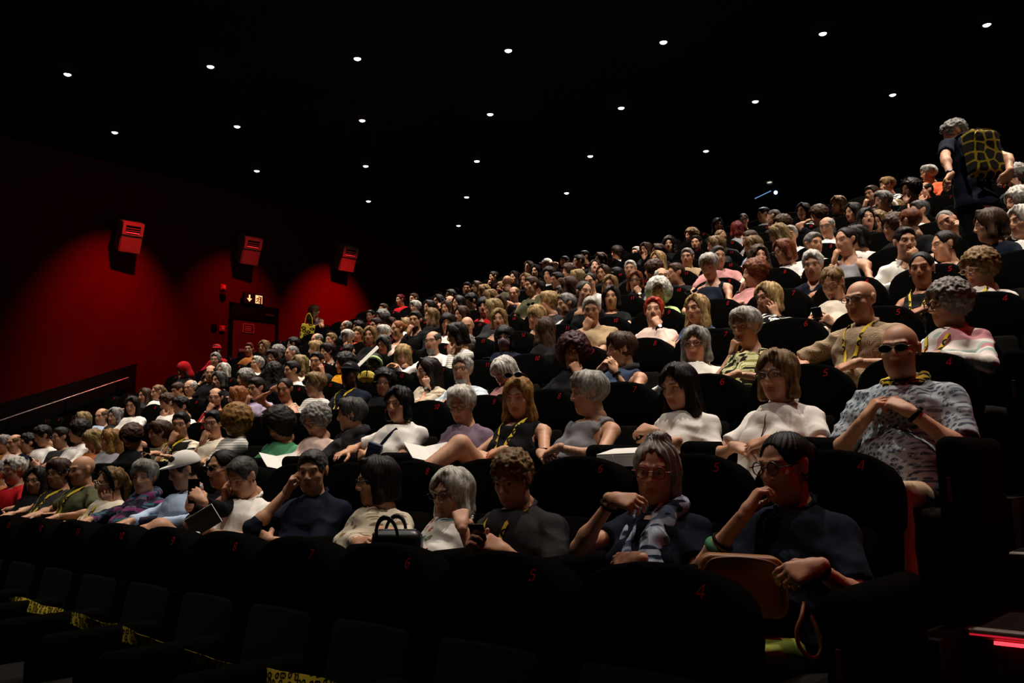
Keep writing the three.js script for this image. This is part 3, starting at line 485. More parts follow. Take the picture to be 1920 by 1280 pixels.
  if (!s.legs || s.trousers) {
    const Lg = [ell(Hp, s.stand ? [0.17 * w, 0.13, 0.13] : [0.165 * w + 0.02, 0.105, 0.15], 0.04)];
    if (s.stand) for (const e of [-1, 1]) Lg.push(cone(V(e * 0.085, Hp.y, Hp.z), V(e * 0.095, 0.5, Hp.z + 0.05), 0.09, 0.068, 0.03), cone(V(e * 0.095, 0.5, Hp.z + 0.05), V(e * 0.1, 0.06, Hp.z), 0.068, 0.058, 0.02), ell(V(e * 0.1, 0.04, Hp.z + 0.06), [0.045, 0.04, 0.13], 0.02));
    else for (const e of [-1, 1]) { const k = s.knee?.[e] ?? [e * 0.12, 0.5, 0.76]; Lg.push(cone(V(e * 0.085, 0.44, 0.36), V(...k), 0.088 * (0.6 + 0.4 * w), 0.064, 0.03), cone(V(...k), V(k[0], 0.1, k[2] - 0.06), 0.06, 0.045, 0.02)); }
    Lg.push(half(0, 1, 0, Hp.y + 0.07));
    part('trousers', mapUv(solid(Lg, [0.024, 0.042, 0.07][lod], (x, y, z) => 0.006 * noise(x * 14, y * 14, z * 14)), (x, y, z) => [(x + y) / 0.36, z / 0.36]), s.has('legpat') ? patMat(colour) : plainMat(s.has('leg')?.[1] ?? ['black', 'navy', 'charcoal', 'denim', 'charcoal'][Math.floor(rnd() * 5)]), g);
  }
  // worn extras
  const strap = (pts, rx, mat, name, label) => {
    const c = new THREE.CatmullRomCurve3(pts), k = 22, pos = [], idx = [], uv = [];
    for (let i = 0; i <= k; i++) {
      const p = c.getPoint(i / k), tn = c.getTangent(i / k), out = V(p.x - N.x, 0, p.z - N.z).normalize(), side = tn.clone().cross(out).normalize(), o = side.clone().cross(tn).normalize().multiplyScalar(0.0018);
      for (const [a, b] of [[-1, -1], [1, -1], [1, 1], [-1, 1]]) { pos.push(...p.clone().addScaledVector(side, a * rx).addScaledVector(o, b).toArray()); uv.push((a + 1) * 0.5 * rx * 6, i / k * 1.8); }
      if (i) for (let j = 0; j < 4; j++) { const a = (i - 1) * 4 + j, b = (i - 1) * 4 + (j + 1) % 4; idx.push(a, b, a + 4, b, b + 4, a + 4); }
    }
    const gg = new THREE.BufferGeometry(); gg.setAttribute('position', new THREE.Float32BufferAttribute(pos, 3)); gg.setAttribute('uv', new THREE.Float32BufferAttribute(uv, 2)); gg.setIndex(idx); gg.computeVertexNormals();
    return part(name, gg, mat, g, label);
  };
  for (const [k, a, b] of s.extra) {
    if (k === 'lan' || k === 'lanyard') {
      const pts = []; for (let i = 0; i <= 12; i++) { const u = i / 12 * 2 - 1, au = Math.abs(u), x = Math.sign(u) * mix(0.004, 0.072, Math.pow(au, 0.8)), y = N.y + mix(-0.27, 0.024, Math.pow(au, 0.9)); pts.push(V(x, y, surface(x, y) + 0.008)); }
      strap(pts, 0.0085, patMat('leopard'), 'lanyard', 'yellow and black spotted lanyard');
    } else if (k === 'necklace') {
      const pts = []; for (let i = 0; i <= 16; i++) { const u = (i / 8 - 1), x = u * 0.066, y = N.y + 0.02 - 0.085 * Math.cos(u * Math.PI / 2); pts.push(V(x, y, N.z + 0.115 - 0.1 * u * u)); }
      part('necklace', new THREE.TubeGeometry(new THREE.CatmullRomCurve3(pts), 20, +(a ?? 4) / 1000, 5), a ? M.gold : M.metal, g);
    } else if (k === 'watL' || k === 'watR') {
      const q2 = A[k[3]], d = q2.W.clone().sub(q2.E).normalize(), m = new THREE.Matrix4().lookAt(V(), d, up).setPosition(lerpV(q2.E, q2.W, 0.9));
      const wm = part('watch', new THREE.TorusGeometry(0.0275 * aw, 0.0065, 6, 16).scale(1, 1, 1.7).applyMatrix4(m), a ? M.metal : plainMat('#141414'), g);
      part('watch_face', new THREE.CylinderGeometry(0.016, 0.016, 0.008, 14).translate(0, 0.033 * aw, 0).applyMatrix4(m), M.metal, wm);
    } else if (k === 'scarf') {
      const Sc = []; for (let i = 0; i < 12; i++) { const u = i * Math.PI / 6, p = (v) => nk(Math.sin(v) * 0.082, 0.03 - 0.025 * Math.cos(v), 0.005 + Math.cos(v) * 0.075); Sc.push(cone(p(u), p(u + Math.PI / 6), b === 'neck' ? 0.017 : 0.03, b === 'neck' ? 0.017 : 0.03, 0.02)); }
      if (b === 'neck') Sc.push(ell(nk(0, -0.002, 0.1), [0.022, 0.02, 0.018]), cone(nk(-0.005, -0.01, 0.105), nk(-0.03, -0.12, 0.135), 0.012, 0.02, 0.015), cone(nk(0.005, -0.01, 0.105), nk(0.025, -0.1, 0.135), 0.012, 0.018, 0.015));
      const z1 = surface(0.02, N.y - 0.2); if (b !== 'neck') Sc.push(cone(nk(-0.035, -0.02, 0.1), V(-0.06, N.y - 0.3, z1 + 0.035), 0.042, 0.06, 0.02), cone(nk(0.05, -0.01, 0.1), V(0.06, N.y - 0.24, z1 + 0.05), 0.048, 0.062, 0.02));
      part('scarf', mapUv(solid(Sc, [0.009, 0.014, 0.02][lod], (x, y, z) => 0.009 * Math.sin(70 * (x * 0.8 + y * 0.35 + z * 0.6) + 4 * noise(x * 12, y * 12, z * 12))), (x, y, z) => [(x + z) / 0.3, y / 0.3]), PAT[a] ? patMat(a) : plainMat(a), g, (PAT[a] ? 'patterned' : a) + ' scarf');
    } else if (k === 'strap') {
      const pts = []; for (let i = 0; i <= 10; i++) { const u = i / 10, x = mix(sh * 0.55, -sh * 0.75, u), y = mix(N.y - 0.02, Hp.y + 0.1, u); pts.push(V(x, y, surface(x, y) + 0.007)); }
      strap(pts, 0.014, plainMat(a ?? 'navy'), 'bag_strap');
    } else if (k === 'zip') {
      const pts = [0.02, -0.04, -0.09, -0.14].map((q) => V(0, N.y + q, Math.max(surface(0, N.y + q), N.z + 0.05) + 0.004)); part('zip', new THREE.TubeGeometry(new THREE.CatmullRomCurve3(pts), 10, 0.003, 5), plainMat('#4a4038'), g);
      const x = 0.085, y = N.y - 0.13, em = new THREE.Shape(); for (let i = 0; i < 10; i++) { const r = i % 2 ? 0.006 : 0.017, q = i / 10 * 2 * Math.PI; em[i ? 'lineTo' : 'moveTo'](r * Math.sin(q), r * Math.cos(q)); }
      part('emblem', mergeGeometries([new THREE.ExtrudeGeometry(em, { depth: 0.002, bevelEnabled: false }), box(-0.003, 0.003, -0.026, 0, 0, 0.002)].map((q) => q.toNonIndexed())).rotateY(0.25).translate(x, y, surface(x, y) + 0.006), plainMat('#3d4f8a'), shirt, 'small blue chest emblem');
    } else if (k === 'ear') for (const e of [-1, 1]) onHead('earring', memo('earring', () => new THREE.SphereGeometry(0.0055, 8, 6)), M.metal).position.add(hv(e * 0.079, -0.042, -0.004));
  }
  return s;
}
function describe(s) {
  const [type, colour] = s.top ?? ['tee', 'black'], named = { floral: 'white floral', sepia: 'beige floral', paisley: 'grey paisley', geometric: 'tan patterned', plaid: 'dark plaid', check: 'pale checked', striped: 'white striped', leopard: 'yellow spotted', meadow: 'yellow patterned', violet: 'dark floral', abstract: 'black-and-cream printed', pastel: 'pastel floral', bold: 'black-and-white', blueprint: 'blue-and-white' };
  const a = [s.arms.R, s.arms.L], k = (x) => a.includes(x), col = { palepink: 'pale pink', lightblue: 'light blue', silver: 'silver-grey' };
  const worn = s.has('cap') ? 'and ' + s.has('cap')[1] + ' cap' : s.has('hood') ? 'and red-lit hood' : s.has('band') ? 'and headband' : s.has('mask') ? 'and face mask' : s.has('scarf') ? 'and scarf' : s.has('gs') ? 'and sunglasses' : s.has('lan') ? 'and lanyard' : s.has('gl') || s.has('gr') || s.has('gp') || s.has('gred') ? 'and glasses' : '';
  const does = s.prop === 'phone' ? 'holding phone' : s.prop === 'paper' ? 'holding paper' : k('face') || k('cheek') || k('temple') ? 'touching face' : k('up') ? 'arm raised' : k('fold') ? 'arms folded' : k('clasp') ? 'hands clasped' : '';
  return ['person in', named[colour] ?? col[colour] ?? colour, TOP[type][3], worn, does].filter(Boolean).join(' ');
}

// ---------------------------------------------------------------- the hall
const SEATS_TO = 29, seatX = (n) => -SEAT * (n - 4) - 0.155, AISLE_X = 0.16;
{
  const g = [], top = floorY(ROWS + 1);
  for (let r = 1; r <= ROWS + 1; r++) {
    const y = floorY(r), back = r > ROWS ? BACK_Z : rowZ(r + 1) + 0.92, front = r === 1 ? FRONT_Z : rowZ(r) + 0.92;
    g.push(box(WALL_X, AISLE_X, -1, y, back, front));
    const ab = r > ROWS ? BACK_Z : r === 1 ? rowZ(2) + 0.7 : rowZ(r + 1) + 0.62, af = r === 1 ? FRONT_Z : rowZ(r) + 0.62;
    g.push(box(AISLE_X, RIGHT_X, -1, y, ab, af));
  }
  const floor = struct('floor', mergeGeometries(g), M.carpet);
  const strip = emit(new THREE.Color(1, 0.02, 0.03), 5);
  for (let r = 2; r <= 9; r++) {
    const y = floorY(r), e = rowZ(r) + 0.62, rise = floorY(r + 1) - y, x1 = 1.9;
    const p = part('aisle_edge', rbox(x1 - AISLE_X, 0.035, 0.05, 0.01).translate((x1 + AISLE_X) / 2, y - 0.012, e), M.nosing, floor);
    part('added_red_glint', box(AISLE_X + 0.02, x1, y - 0.018, y - 0.012, e + 0.024, e + 0.0275), emit(new THREE.Color(1, 0.02, 0.05), 0.5), p);  // added glowing line, stands for red light reflected along the nosing edge
    part('added_red_glint', box(AISLE_X + 0.1, x1, y - 0.042, y - 0.03, e + 0.026, e + 0.034), strip, p);
    const s = part('aisle_step', box(AISLE_X - 0.0, x1, y, y + rise / 2, rowZ(r + 1) + 0.62, rowZ(r + 1) + 1.16), M.carpet, floor);
    part('step_nosing', rbox(x1 - AISLE_X, 0.04, 0.06, 0.012).translate((x1 + AISLE_X - 0.0) / 2, y + rise / 2 - 0.01, rowZ(r + 1) + 1.15), M.nosing, s);
    part('added_red_glint', box(AISLE_X + 0.13, x1, y + rise / 2 - 0.042, y + rise / 2 - 0.034, rowZ(r + 1) + 1.165, rowZ(r + 1) + 1.172), strip, s);
    if (r < 6) { const l = new THREE.RectAreaLight(new THREE.Color(1, 0.02, 0.03), 30, x1 - AISLE_X - 0.2, 0.01); l.position.set((x1 + AISLE_X + 0.2) / 2, y + rise / 2 - 0.04, rowZ(r + 1) + 1.182); l.lookAt(l.position.x, l.position.y - 1, l.position.z + 0.25); scene.add(l); }
  }
  struct('wall_left', box(WALL_X - 0.3, WALL_X, -1, CEIL, BACK_Z, FRONT_Z), M.wall);
  struct('wall_right', box(RIGHT_X, RIGHT_X + 0.3, -1, CEIL, BACK_Z, FRONT_Z), M.wall);
  struct('wall_back', box(WALL_X - 0.3, RIGHT_X + 0.3, -1, CEIL, BACK_Z - 0.3, BACK_Z), M.dark);
  struct('wall_front', box(WALL_X - 0.3, RIGHT_X + 0.3, -1, CEIL, FRONT_Z, FRONT_Z + 0.3), M.dark);
  struct('ceiling', box(WALL_X - 0.3, RIGHT_X + 0.3, CEIL, CEIL + 0.3, BACK_Z - 0.3, FRONT_Z + 0.3), M.ceiling);
  // black stair-side panel with its handrail along the left wall
  const pz = -5.62, p0 = meet('x', WALL_X + 0.14, 247, 681), slope = 0.376, sh = new THREE.Shape();
  sh.moveTo(-pz, -0.9); sh.lineTo(-pz, p0.y); sh.lineTo(-3, p0.y - slope * (3 - pz)); sh.lineTo(-3, -0.9);
  const panel = new THREE.ExtrudeGeometry(sh, { depth: 0.14, bevelEnabled: false }).rotateY(Math.PI / 2).translate(WALL_X, 0, 0);
  struct('trim_1', panel, M.black);
  const r0 = meet('x', WALL_X + 0.24, 241, 708), r1 = meet('x', WALL_X + 0.24, 0, 789), dirR = r1.clone().sub(r0);
  const rail = thing('handrail', 'thin metal handrail sloping along the black side panel below the red wall', 'handrail', r0);
  part('rail', new THREE.TubeGeometry(new THREE.LineCurve3(V(), dirR.clone().multiplyScalar(1.6)), 1, 0.021, 8), M.rail, rail);
  for (const t of [0.08, 0.5, 0.92, 1.4]) { const p = dirR.clone().multiplyScalar(t); part('bracket', new THREE.CylinderGeometry(0.012, 0.012, 0.11, 6).rotateZ(Math.PI / 2).translate(p.x - 0.05, p.y - 0.02, p.z), M.black, rail); }
  // double-leaf dark red exit door with its frame, push bar and notice
  const dl = meet('x', WALL_X, 430, 567), dr = meet('x', WALL_X, 519, 577), fy = floorY(8), y1 = dl.y, z0 = dr.z, z1 = dl.z, X = WALL_X;
  const doorM = new THREE.MeshStandardMaterial({ color: new THREE.Color(0.11, 0.006, 0.006), roughness: 0.6 });
  const door = struct('door_1', rbox(0.06, y1 - fy - 0.12, z1 - z0 - 0.12, 0.008).translate(X + 0.03, (fy + y1 - 0.12) / 2, (z0 + z1) / 2), doorM);
  part('door_frame', mergeGeometries([box(X, X + 0.09, fy, y1, z0, z0 + 0.06), box(X, X + 0.09, fy, y1, z1 - 0.06, z1), box(X, X + 0.09, y1 - 0.08, y1, z0, z1)]), M.black, door);
  part('transom_panel', rbox(0.05, 0.26, z1 - z0 - 0.12, 0.01).translate(X + 0.075, y1 - 0.21, (z0 + z1) / 2), M.black, door);
  part('door_closer', rbox(0.06, 0.06, 0.24, 0.012).translate(X + 0.12, y1 - 0.2, z0 + 0.26), M.metal, door);
  const pb = meet('x', X + 0.1, 447, 656), pe = meet('x', X + 0.1, 500, 662);
  part('push_bar', rbox(0.05, 0.07, Math.abs(pe.z - pb.z), 0.015).translate(X + 0.12, (pb.y + pe.y) / 2, (pe.z + pb.z) / 2), new THREE.MeshStandardMaterial({ color: '#9c9694', roughness: 0.4, metalness: 0.3 }), door);
}
const canvasMat = (w, h, draw, emissive) => {
  const c = document.createElement('canvas'); c.width = w; c.height = h; draw(c.getContext('2d'), w, h);
  const t = new THREE.CanvasTexture(c); t.colorSpace = THREE.SRGBColorSpace; t.magFilter = THREE.LinearFilter;
  return emissive ? new THREE.MeshStandardMaterial({ color: '#000000', emissive: '#ffffff', emissiveMap: t, emissiveIntensity: emissive, roughness: 0.6 }) : new THREE.MeshStandardMaterial({ map: t, roughness: 0.7 });
};
const plane = (w, h) => new THREE.PlaneGeometry(w, h);
{ // notice on the door, exit sign, alarm points
  const c = meet('x', WALL_X + 0.07, 466, 615.5), a = meet('x', WALL_X + 0.07, 455.5, 615), b = meet('x', WALL_X + 0.07, 476.5, 616), w = Math.abs(a.z - b.z), h = w * 0.72;
  const t = thing('door_notice', 'small red notice with three lines of white print on the dark door', 'notice', c);
  part('plate', rbox(0.008, h, w, 0.003), M.white, t);
  part('print', plane(w * 0.98, h * 0.98).rotateY(Math.PI / 2).translate(0.0055, 0, 0), canvasMat(256, 184, (x, W, H) => { x.fillStyle = '#e9e0da'; x.fillRect(0, 0, W, H); x.fillStyle = '#4a0a0c'; x.fillRect(10, 10, W - 20, H - 20); x.fillStyle = '#efe6e0'; for (const [y, segs] of [[52, [42, 60, 30, 26]], [88, [30, 24, 66, 40]], [124, [50, 34, 48, 20]]]) { let q = 40; for (const s of segs) { x.fillRect(q, y + (s % 4), s - 8, 13); q += s; } } }), t);
  const e = meet('x', WALL_X + 0.12, 475, 560), s = thing('exit_sign', 'lit exit sign with a down arrow and running figure above the door', 'exit sign', e);
  part('housing', rbox(0.06, 0.25, 0.52, 0.012), M.black, s);
  const running = (x, W, H) => {
    x.fillStyle = '#000'; x.fillRect(0, 0, W, H); x.fillStyle = '#ffb878';
    x.beginPath(); x.moveTo(60, 22); x.lineTo(80, 22); x.lineTo(80, 64); x.lineTo(104, 64); x.lineTo(70, 104); x.lineTo(36, 64); x.lineTo(60, 64); x.fill();
    x.fillRect(146, 16, 88, 96); x.fillStyle = '#3a0d08'; x.fillRect(204, 28, 22, 84);
    x.beginPath(); x.arc(192, 34, 9, 0, 7); x.fill(); x.lineWidth = 10; x.strokeStyle = '#3a0d08'; x.beginPath(); x.moveTo(188, 46); x.lineTo(178, 72); x.lineTo(196, 86); x.lineTo(190, 108); x.moveTo(178, 72); x.lineTo(166, 92); x.lineTo(152, 94); x.moveTo(186, 50); x.lineTo(166, 54); x.lineTo(158, 68); x.moveTo(186, 50); x.lineTo(200, 64); x.stroke();
  };
  part('pictogram', plane(0.5, 0.235).rotateY(Math.PI / 2).translate(0.032, 0, 0), canvasMat(256, 120, running, 1.6), s);
  for (const [n, l, px, py, lit, r] of [['alarm_sounder', 'small round alarm sounder on the red wall beside the door', 417, 556, 0, 1], ['alarm_beacon', 'small red beacon box above the round alarm sounder', 418, 539, 1, 0], ['fire_alarm_button', 'small bright red fire alarm box beside the exit door', 416, 616, 1, 0], ['wall_socket', 'small dark switch box on the red wall near the fire alarm', 401, 613.5, 0, 0]]) {
    const p = meet('x', WALL_X, px, py), q = thing(n, l, n.split('_').pop() === 'button' ? 'fire alarm' : 'wall device', p);
    const col = lit ? std(new THREE.Color(0.8, 0.05, 0.03), 0.5) : M.black;
    part('base', rbox(0.03, 0.14, 0.13, 0.012).translate(0.015, 0, 0), col, q);
    part('cover', r ? new THREE.SphereGeometry(0.065, 14, 8, 0, Math.PI * 2, 0, Math.PI / 2).rotateZ(-Math.PI / 2).translate(0.03, 0, 0) : rbox(0.03, 0.1, 0.09, 0.01).translate(0.04, 0, 0), col, q);
    if (lit) part('window', rbox(0.006, 0.05, 0.055, 0.002).translate(0.057, 0, 0), M.white, q);
  }
}
// wall loudspeakers and the red spotlights on the ceiling that wash the wall below them
const SPK = [[242, 443], [466, 468.5], [647.5, 483.5]];
SPK.forEach(([px, py], i) => {
  const p = meet('x', WALL_X + 0.28, px, py), o = thing('wall_speaker', ['grey box loudspeaker on the red wall nearest the screen', 'grey box loudspeaker on the red wall above the exit door', 'grey box loudspeaker on the red wall nearest the back'][i], 'loudspeaker', p);
  const tiltQ = new THREE.Quaternion().setFromEuler(new THREE.Euler(0, -0.12, -0.36, 'YXZ'));
  const sub = (n, g, m, par = o) => { const k = part(n, g, m, par); if (par === o) k.quaternion.copy(tiltQ); return k; };
  const sp = new THREE.Shape(); sp.moveTo(-0.18, -0.29); sp.lineTo(0.15, -0.29); sp.lineTo(0.2, 0.3); sp.lineTo(-0.18, 0.3);
  sub('cabinet', new THREE.ExtrudeGeometry(sp, { depth: 0.4, bevelEnabled: true, bevelSize: 0.01, bevelThickness: 0.01, bevelSegments: 1 }).translate(0, 0, -0.2), M.speaker);
  const horn = sub('horn', mergeGeometries([box(0.2, 0.222, 0.05, 0.29, -0.2, -0.14), box(0.2, 0.222, 0.05, 0.29, 0.14, 0.2), box(0.2, 0.222, 0.24, 0.29, -0.14, 0.14), box(0.195, 0.222, 0.05, 0.09, -0.14, 0.14)]), M.speaker);
  part('horn_throat', box(0.202, 0.208, 0.09, 0.24, -0.14, 0.14), M.black, horn); for (const y of [0.185, 0.14]) part('horn_vane', box(0.2, 0.226, y - 0.006, y + 0.006, -0.13, 0.13), M.speaker, horn); part('horn_lip', new THREE.BoxGeometry(0.05, 0.01, 0.26).rotateZ(-0.5).translate(0.212, 0.1, 0), M.white, horn);
  sub('grille', rbox(0.016, 0.29, 0.38, 0.006).translate(0.192, -0.13, 0).rotateZ(-0.06), M.grille);
  sub('bottom_lip', rbox(0.04, 0.02, 0.4, 0.006).translate(0.16, -0.295, 0), M.speaker);
  part('wall_bracket', mergeGeometries([box(-0.28, -0.25, -0.16, 0.16, -0.08, 0.08), box(-0.26, -0.12, -0.035, 0.035, -0.03, 0.03)]), M.black, o);
});
const spotAt = (parent, pos, target, color, candela, angle, penumbra, radius) => {
  const l = new THREE.SpotLight(color, candela, 0, angle, penumbra, 2);
  l.position.copy(pos); l.target.position.copy(target); l.castShadow = true; l.shadow.radius = radius; l.name = 'lamp_light';
  parent.add(l); parent.add(l.target); l.target.name = 'lamp_aim';
  return l;
};
const tubeGeo = memo('spotTube', () => new THREE.LatheGeometry([[0.001, 0.16], [0.058, 0.16], [0.06, 0.15], [0.06, 0], [0.052, 0], [0.05, 0.07], [0.001, 0.072]].map(([a, b]) => new THREE.Vector2(a, b)), 18));
const redSpot = (i, label, x, z, tx, ty, tz, cd, ang) => {
  const o = thing('red_spotlight', label, 'spotlight', V(x, CEIL - 0.18, z));
  part('housing', tubeGeo, M.black, o); part('bulb', new THREE.CylinderGeometry(0.045, 0.045, 0.008, 14).translate(0, 0.066, 0), emit(new THREE.Color(1, 0.03, 0.02), 2), o);
  part('mount', new THREE.CylinderGeometry(0.035, 0.045, 0.03, 12).translate(0, 0.168, 0), M.black, o);
  spotAt(o, V(0, -0.005, 0), V(tx - x, ty - CEIL + 0.18, tz - z), new THREE.Color(1, 0.012, 0.016), cd, ang, 1, 2.5);
};
for (let i = 0; i < 3; i++) { const p = meet('x', WALL_X + 0.42, ...SPK[i]); redSpot(i, 'black red-beam ceiling spotlight above the ' + ['nearest', 'middle', 'farthest'][i] + ' wall loudspeaker', WALL_X + 2.0, p.z + 0.05, WALL_X + 0.1, p.y - 1.7, p.z + 0.15, RED_CANDELA * [1, 0.42, 1.15][i], 0.49); }
for (const [i, z] of [-0.6, -3.4, -6.2].entries()) redSpot(i, 'black red-beam spotlight on the far side of the aisle, ' + ORD[i + 1] + ' from the screen', RIGHT_X - 0.5, z, 0.55, 1.6, z, RED_SIDE_CANDELA, 0.34);

// ceiling downlights in a staggered grid
{
  const S = 6.3 / 6, lx = (i, j) => CAM.x + (-12.11 + i * 1.75112 - j * 1.79168 - 1.19624) * S, lz = (i, j) => CAM.z + (-2.602 - i * 1.38544 - j * 1.45393 - 1.95683) * S;
  const trim = new THREE.LatheGeometry([[0.052, 0.03], [0.05, 0], [0.062, -0.012], [0.075, -0.008], [0.078, 0.004]].map(([a, b]) => new THREE.Vector2(a, b)), 22), bulb = new THREE.SphereGeometry(0.053, 20, 8, 0, Math.PI * 2, Math.PI / 2, Math.PI / 2).scale(1, 0.5, 1);
  const glow = emit(new THREE.Color(1, 0.93, 0.84), 9), rim = std('#1a1817', 0.5);
  for (let j = -4; j <= 5; j++) { let k = 0; for (let i = -4; i <= 12; i++) {
    const x = lx(i, j), z = lz(i, j);
    if (x < WALL_X + 1.2 || x > 1.2 || z < BACK_Z + 0.8 || z > (x < -1.5 ? 2.4 : -1.9)) continue;
    const inView = j >= 0; k++;
    const p = V(x, CEIL, z), o = thing('ceiling_lamp', inView ? 'small round white downlight, ' + ORD[k] + ' from left in the ' + ORD[j + 1] + ' ceiling row' : 'small round white downlight of ceiling row ' + NUM[-j] + ' unseen above the frame, ' + ORD[k] + ' one', 'ceiling lamp', p, 0, 'round downlights in the black ceiling');
    part('trim_ring', trim, rim, o); part('bulb', bulb, glow, o);
    spotAt(o, V(0, -0.04, 0), V(0.001, -3, 0), new THREE.Color(1, 0.9, 0.79), LAMP_CANDELA * (z > -1.9 ? 0.24 : 1), x < WALL_X + 3.4 ? 0.46 : z > -1.9 ? 0.6 : 0.66, 1, 2.5);  // dimmed front lamps, out of view, are added to fill the front row
  } }
  for (const [px, py, w] of [[790, 265, 'row of lamps nearest the middle'], [550, 175, 'first two rows of lamps']]) {
    const p = meet('y', CEIL, px, py), o = thing('ceiling_vent', 'dark square ceiling vent set between the ' + w, 'ceiling vent', p);
    part('frame', mergeGeometries([box(-0.4, 0.4, -0.03, 0, -0.4, -0.33), box(-0.4, 0.4, -0.03, 0, 0.33, 0.4), box(-0.4, -0.33, -0.03, 0, -0.33, 0.33), box(0.33, 0.4, -0.03, 0, -0.33, 0.33)]), M.black, o);
    for (let i = 0; i < 6; i++) part('slat', box(-0.33, 0.33, -0.004, 0.004, -0.045, 0.045).rotateX(0.6).translate(0, -0.02, -0.27 + i * 0.108), M.black, o);
  }
}
{ // projection window in the back wall
  const c = meet('z', BACK_Z + 0.06, 1437, 364), o = thing('projection_window', 'dark projection booth window with two bluish lights high in the back wall', 'projection window', c);
  part('frame', mergeGeometries([box(-0.75, 0.75, 0.3, 0.36, -0.06, 0.02), box(-0.75, 0.75, -0.36, -0.3, -0.06, 0.02), box(-0.75, -0.69, -0.3, 0.3, -0.06, 0.02), box(0.69, 0.75, -0.3, 0.3, -0.06, 0.02)]), M.black, o);
  part('recess', box(-0.69, 0.69, -0.3, 0.3, -0.055, -0.05), M.black, o);
  const beam = part('beam_slit', box(-0.19, 0.19, -0.007, 0.007, -0.045, -0.035), emit(new THREE.Color(0.25, 0.5, 1), 0.7), o); beam.position.set(-0.1, 0.02, 0); beam.rotation.z = 0.22;
  part('projector_lens', new THREE.CylinderGeometry(0.04, 0.04, 0.02, 14).rotateX(Math.PI / 2).translate(0.19, 0.0, -0.035), emit(new THREE.Color(0.5, 0.72, 1), 2.2), o);
  part('pane', box(-0.69, 0.69, -0.3, 0.3, -0.004, 0), new THREE.MeshPhysicalMaterial({ color: '#ffffff', transmission: 1, thickness: 0, roughness: 0.05 }), o);
}

// ---------------------------------------------------------------- seats
const font = await new FontLoader().loadAsync('fonts/droid/droid_sans_regular.typeface.json');
{
  const outline = (w, h, r, rb) => { const s = new THREE.Shape(), a = w / 2; s.moveTo(-a + rb, 0); s.lineTo(a - rb, 0); s.quadraticCurveTo(a, 0, a, rb); s.lineTo(a, h - r); s.bezierCurveTo(a, h - r * 0.3, a - r * 0.35, h, a - r * 1.2, h + 0.012); s.bezierCurveTo(a * 0.3, h + 0.02, -a * 0.3, h + 0.02, -a + r * 1.2, h + 0.012); s.bezierCurveTo(-a + r * 0.35, h, -a, h - r * 0.3, -a, h - r); s.lineTo(-a, rb); s.quadraticCurveTo(-a, 0, -a + rb, 0); return s; };
  const pad = (w, h, r, rb, d) => mapUv(toCreasedNormals(new THREE.ExtrudeGeometry(outline(w, h, r, rb), { depth: d, bevelEnabled: true, bevelSize: 0.022, bevelThickness: 0.03, bevelSegments: 3, curveSegments: 6 }).translate(0, 0, -d), 1.0), (x, y, z) => [(x + z) * 4, (y + z) * 4]);
  const lean = (g) => g.rotateX(-0.2);
  const headrest = lean(pad(0.485, 0.226, 0.13, 0.03, 0.1)).translate(0, 0.845, -0.012), back = lean(pad(0.395, 0.415, 0.012, 0.02, 0.07)).translate(0, 0.4, 0.08);
  
  const wing = (e) => mapUv(lean(rbox(0.045, 0.45, 0.12, 0.02, 2).translate(e * 0.242, 0.215, -0.03)).translate(0, 0.4, 0.08), (x, y, z) => [(x + z) * 4, (y + z) * 4]);
  const shell = lean(new THREE.ExtrudeGeometry(outline(0.48, 0.815, 0.13, 0.04), { depth: 0.03, bevelEnabled: false, curveSegments: 5 }).translate(0, 0, -0.15)).translate(0, 0.25, 0.12);
  const cushion = mapUv(rbox(0.47, 0.13, 0.48, 0.045, 3).translate(0, 0.365, 0.42), (x, y, z) => [x * 4, z * 4]), base = rbox(0.4, 0.3, 0.3, 0.02).translate(0, 0.15, 0.3);
  const arm = mapUv(mergeGeometries([rbox(0.088, 0.1, 0.5, 0.042, 3).translate(0, 0.67, 0.34), rbox(0.06, 0.62, 0.3, 0.02, 1).translate(0, 0.31, 0.3)]), (x, y, z) => [x * 4 + y, z * 4]);
  const endPanel = mapUv(mergeGeometries([rbox(0.1, 0.7, 0.62, 0.045, 3).translate(0, 0.35, 0.3)]), (x, y, z) => [x * 4 + y, z * 4]);
  const digits = {};
  const num = (n) => digits[n] ??= (() => { const g = new TextGeometry(String(n), { font, size: 0.035, depth: 0.002, curveSegments: 3 }); g.computeBoundingBox(); return g.translate(-g.boundingBox.max.x / 2, 0, 0).applyMatrix4(new THREE.Matrix4().makeShear(0, 0, 0.18, 0, 0, 0)).rotateX(-0.2); })();
  const proto = new THREE.Group();
  part('headrest', headrest, M.seat, proto); part('back_cushion', back, M.seatPad, proto); part('side_wing', wing(-1), M.seat, proto); part('side_wing', wing(1), M.seat, proto); part('back_shell', shell, M.seatShell, proto);
  part('seat_cushion', cushion, M.seatPad, proto); part('base', base, M.seatShell, proto); part('armrest', arm, M.seat, proto).position.x = -SEAT / 2;
  for (let r = 1; r <= ROWS; r++) for (let n = 4; n <= SEATS_TO; n++) {
    const o = proto.clone(); o.name = numbered('cinema_seat'); scene.add(o);
    o.position.set(seatX(n), floorY(r), rowZ(r));
    o.userData = { label: 'black cinema seat with red numeral ' + NUM[n] + ' in the ' + ORD[r] + ' row', category: 'cinema seat', group: 'black cinema seats' };
    const k = part('seat_numeral', num(n), M.numeral, o, 'red numeral'); k.position.set(0.155, 1.03, -0.0155);
    if (n === 4) { const e = part('end_panel', endPanel, M.seat, o); e.position.x = SEAT / 2 + 0.015; part('red_bar', rbox(0.016, 0.09, 0.004, 0.002).translate(0.0, 0.5, 0.611), std(new THREE.Color(0.1, 0.002, 0.002), 0.5), e); }  // end panel with a narrow dark red bar on its front
  }
}

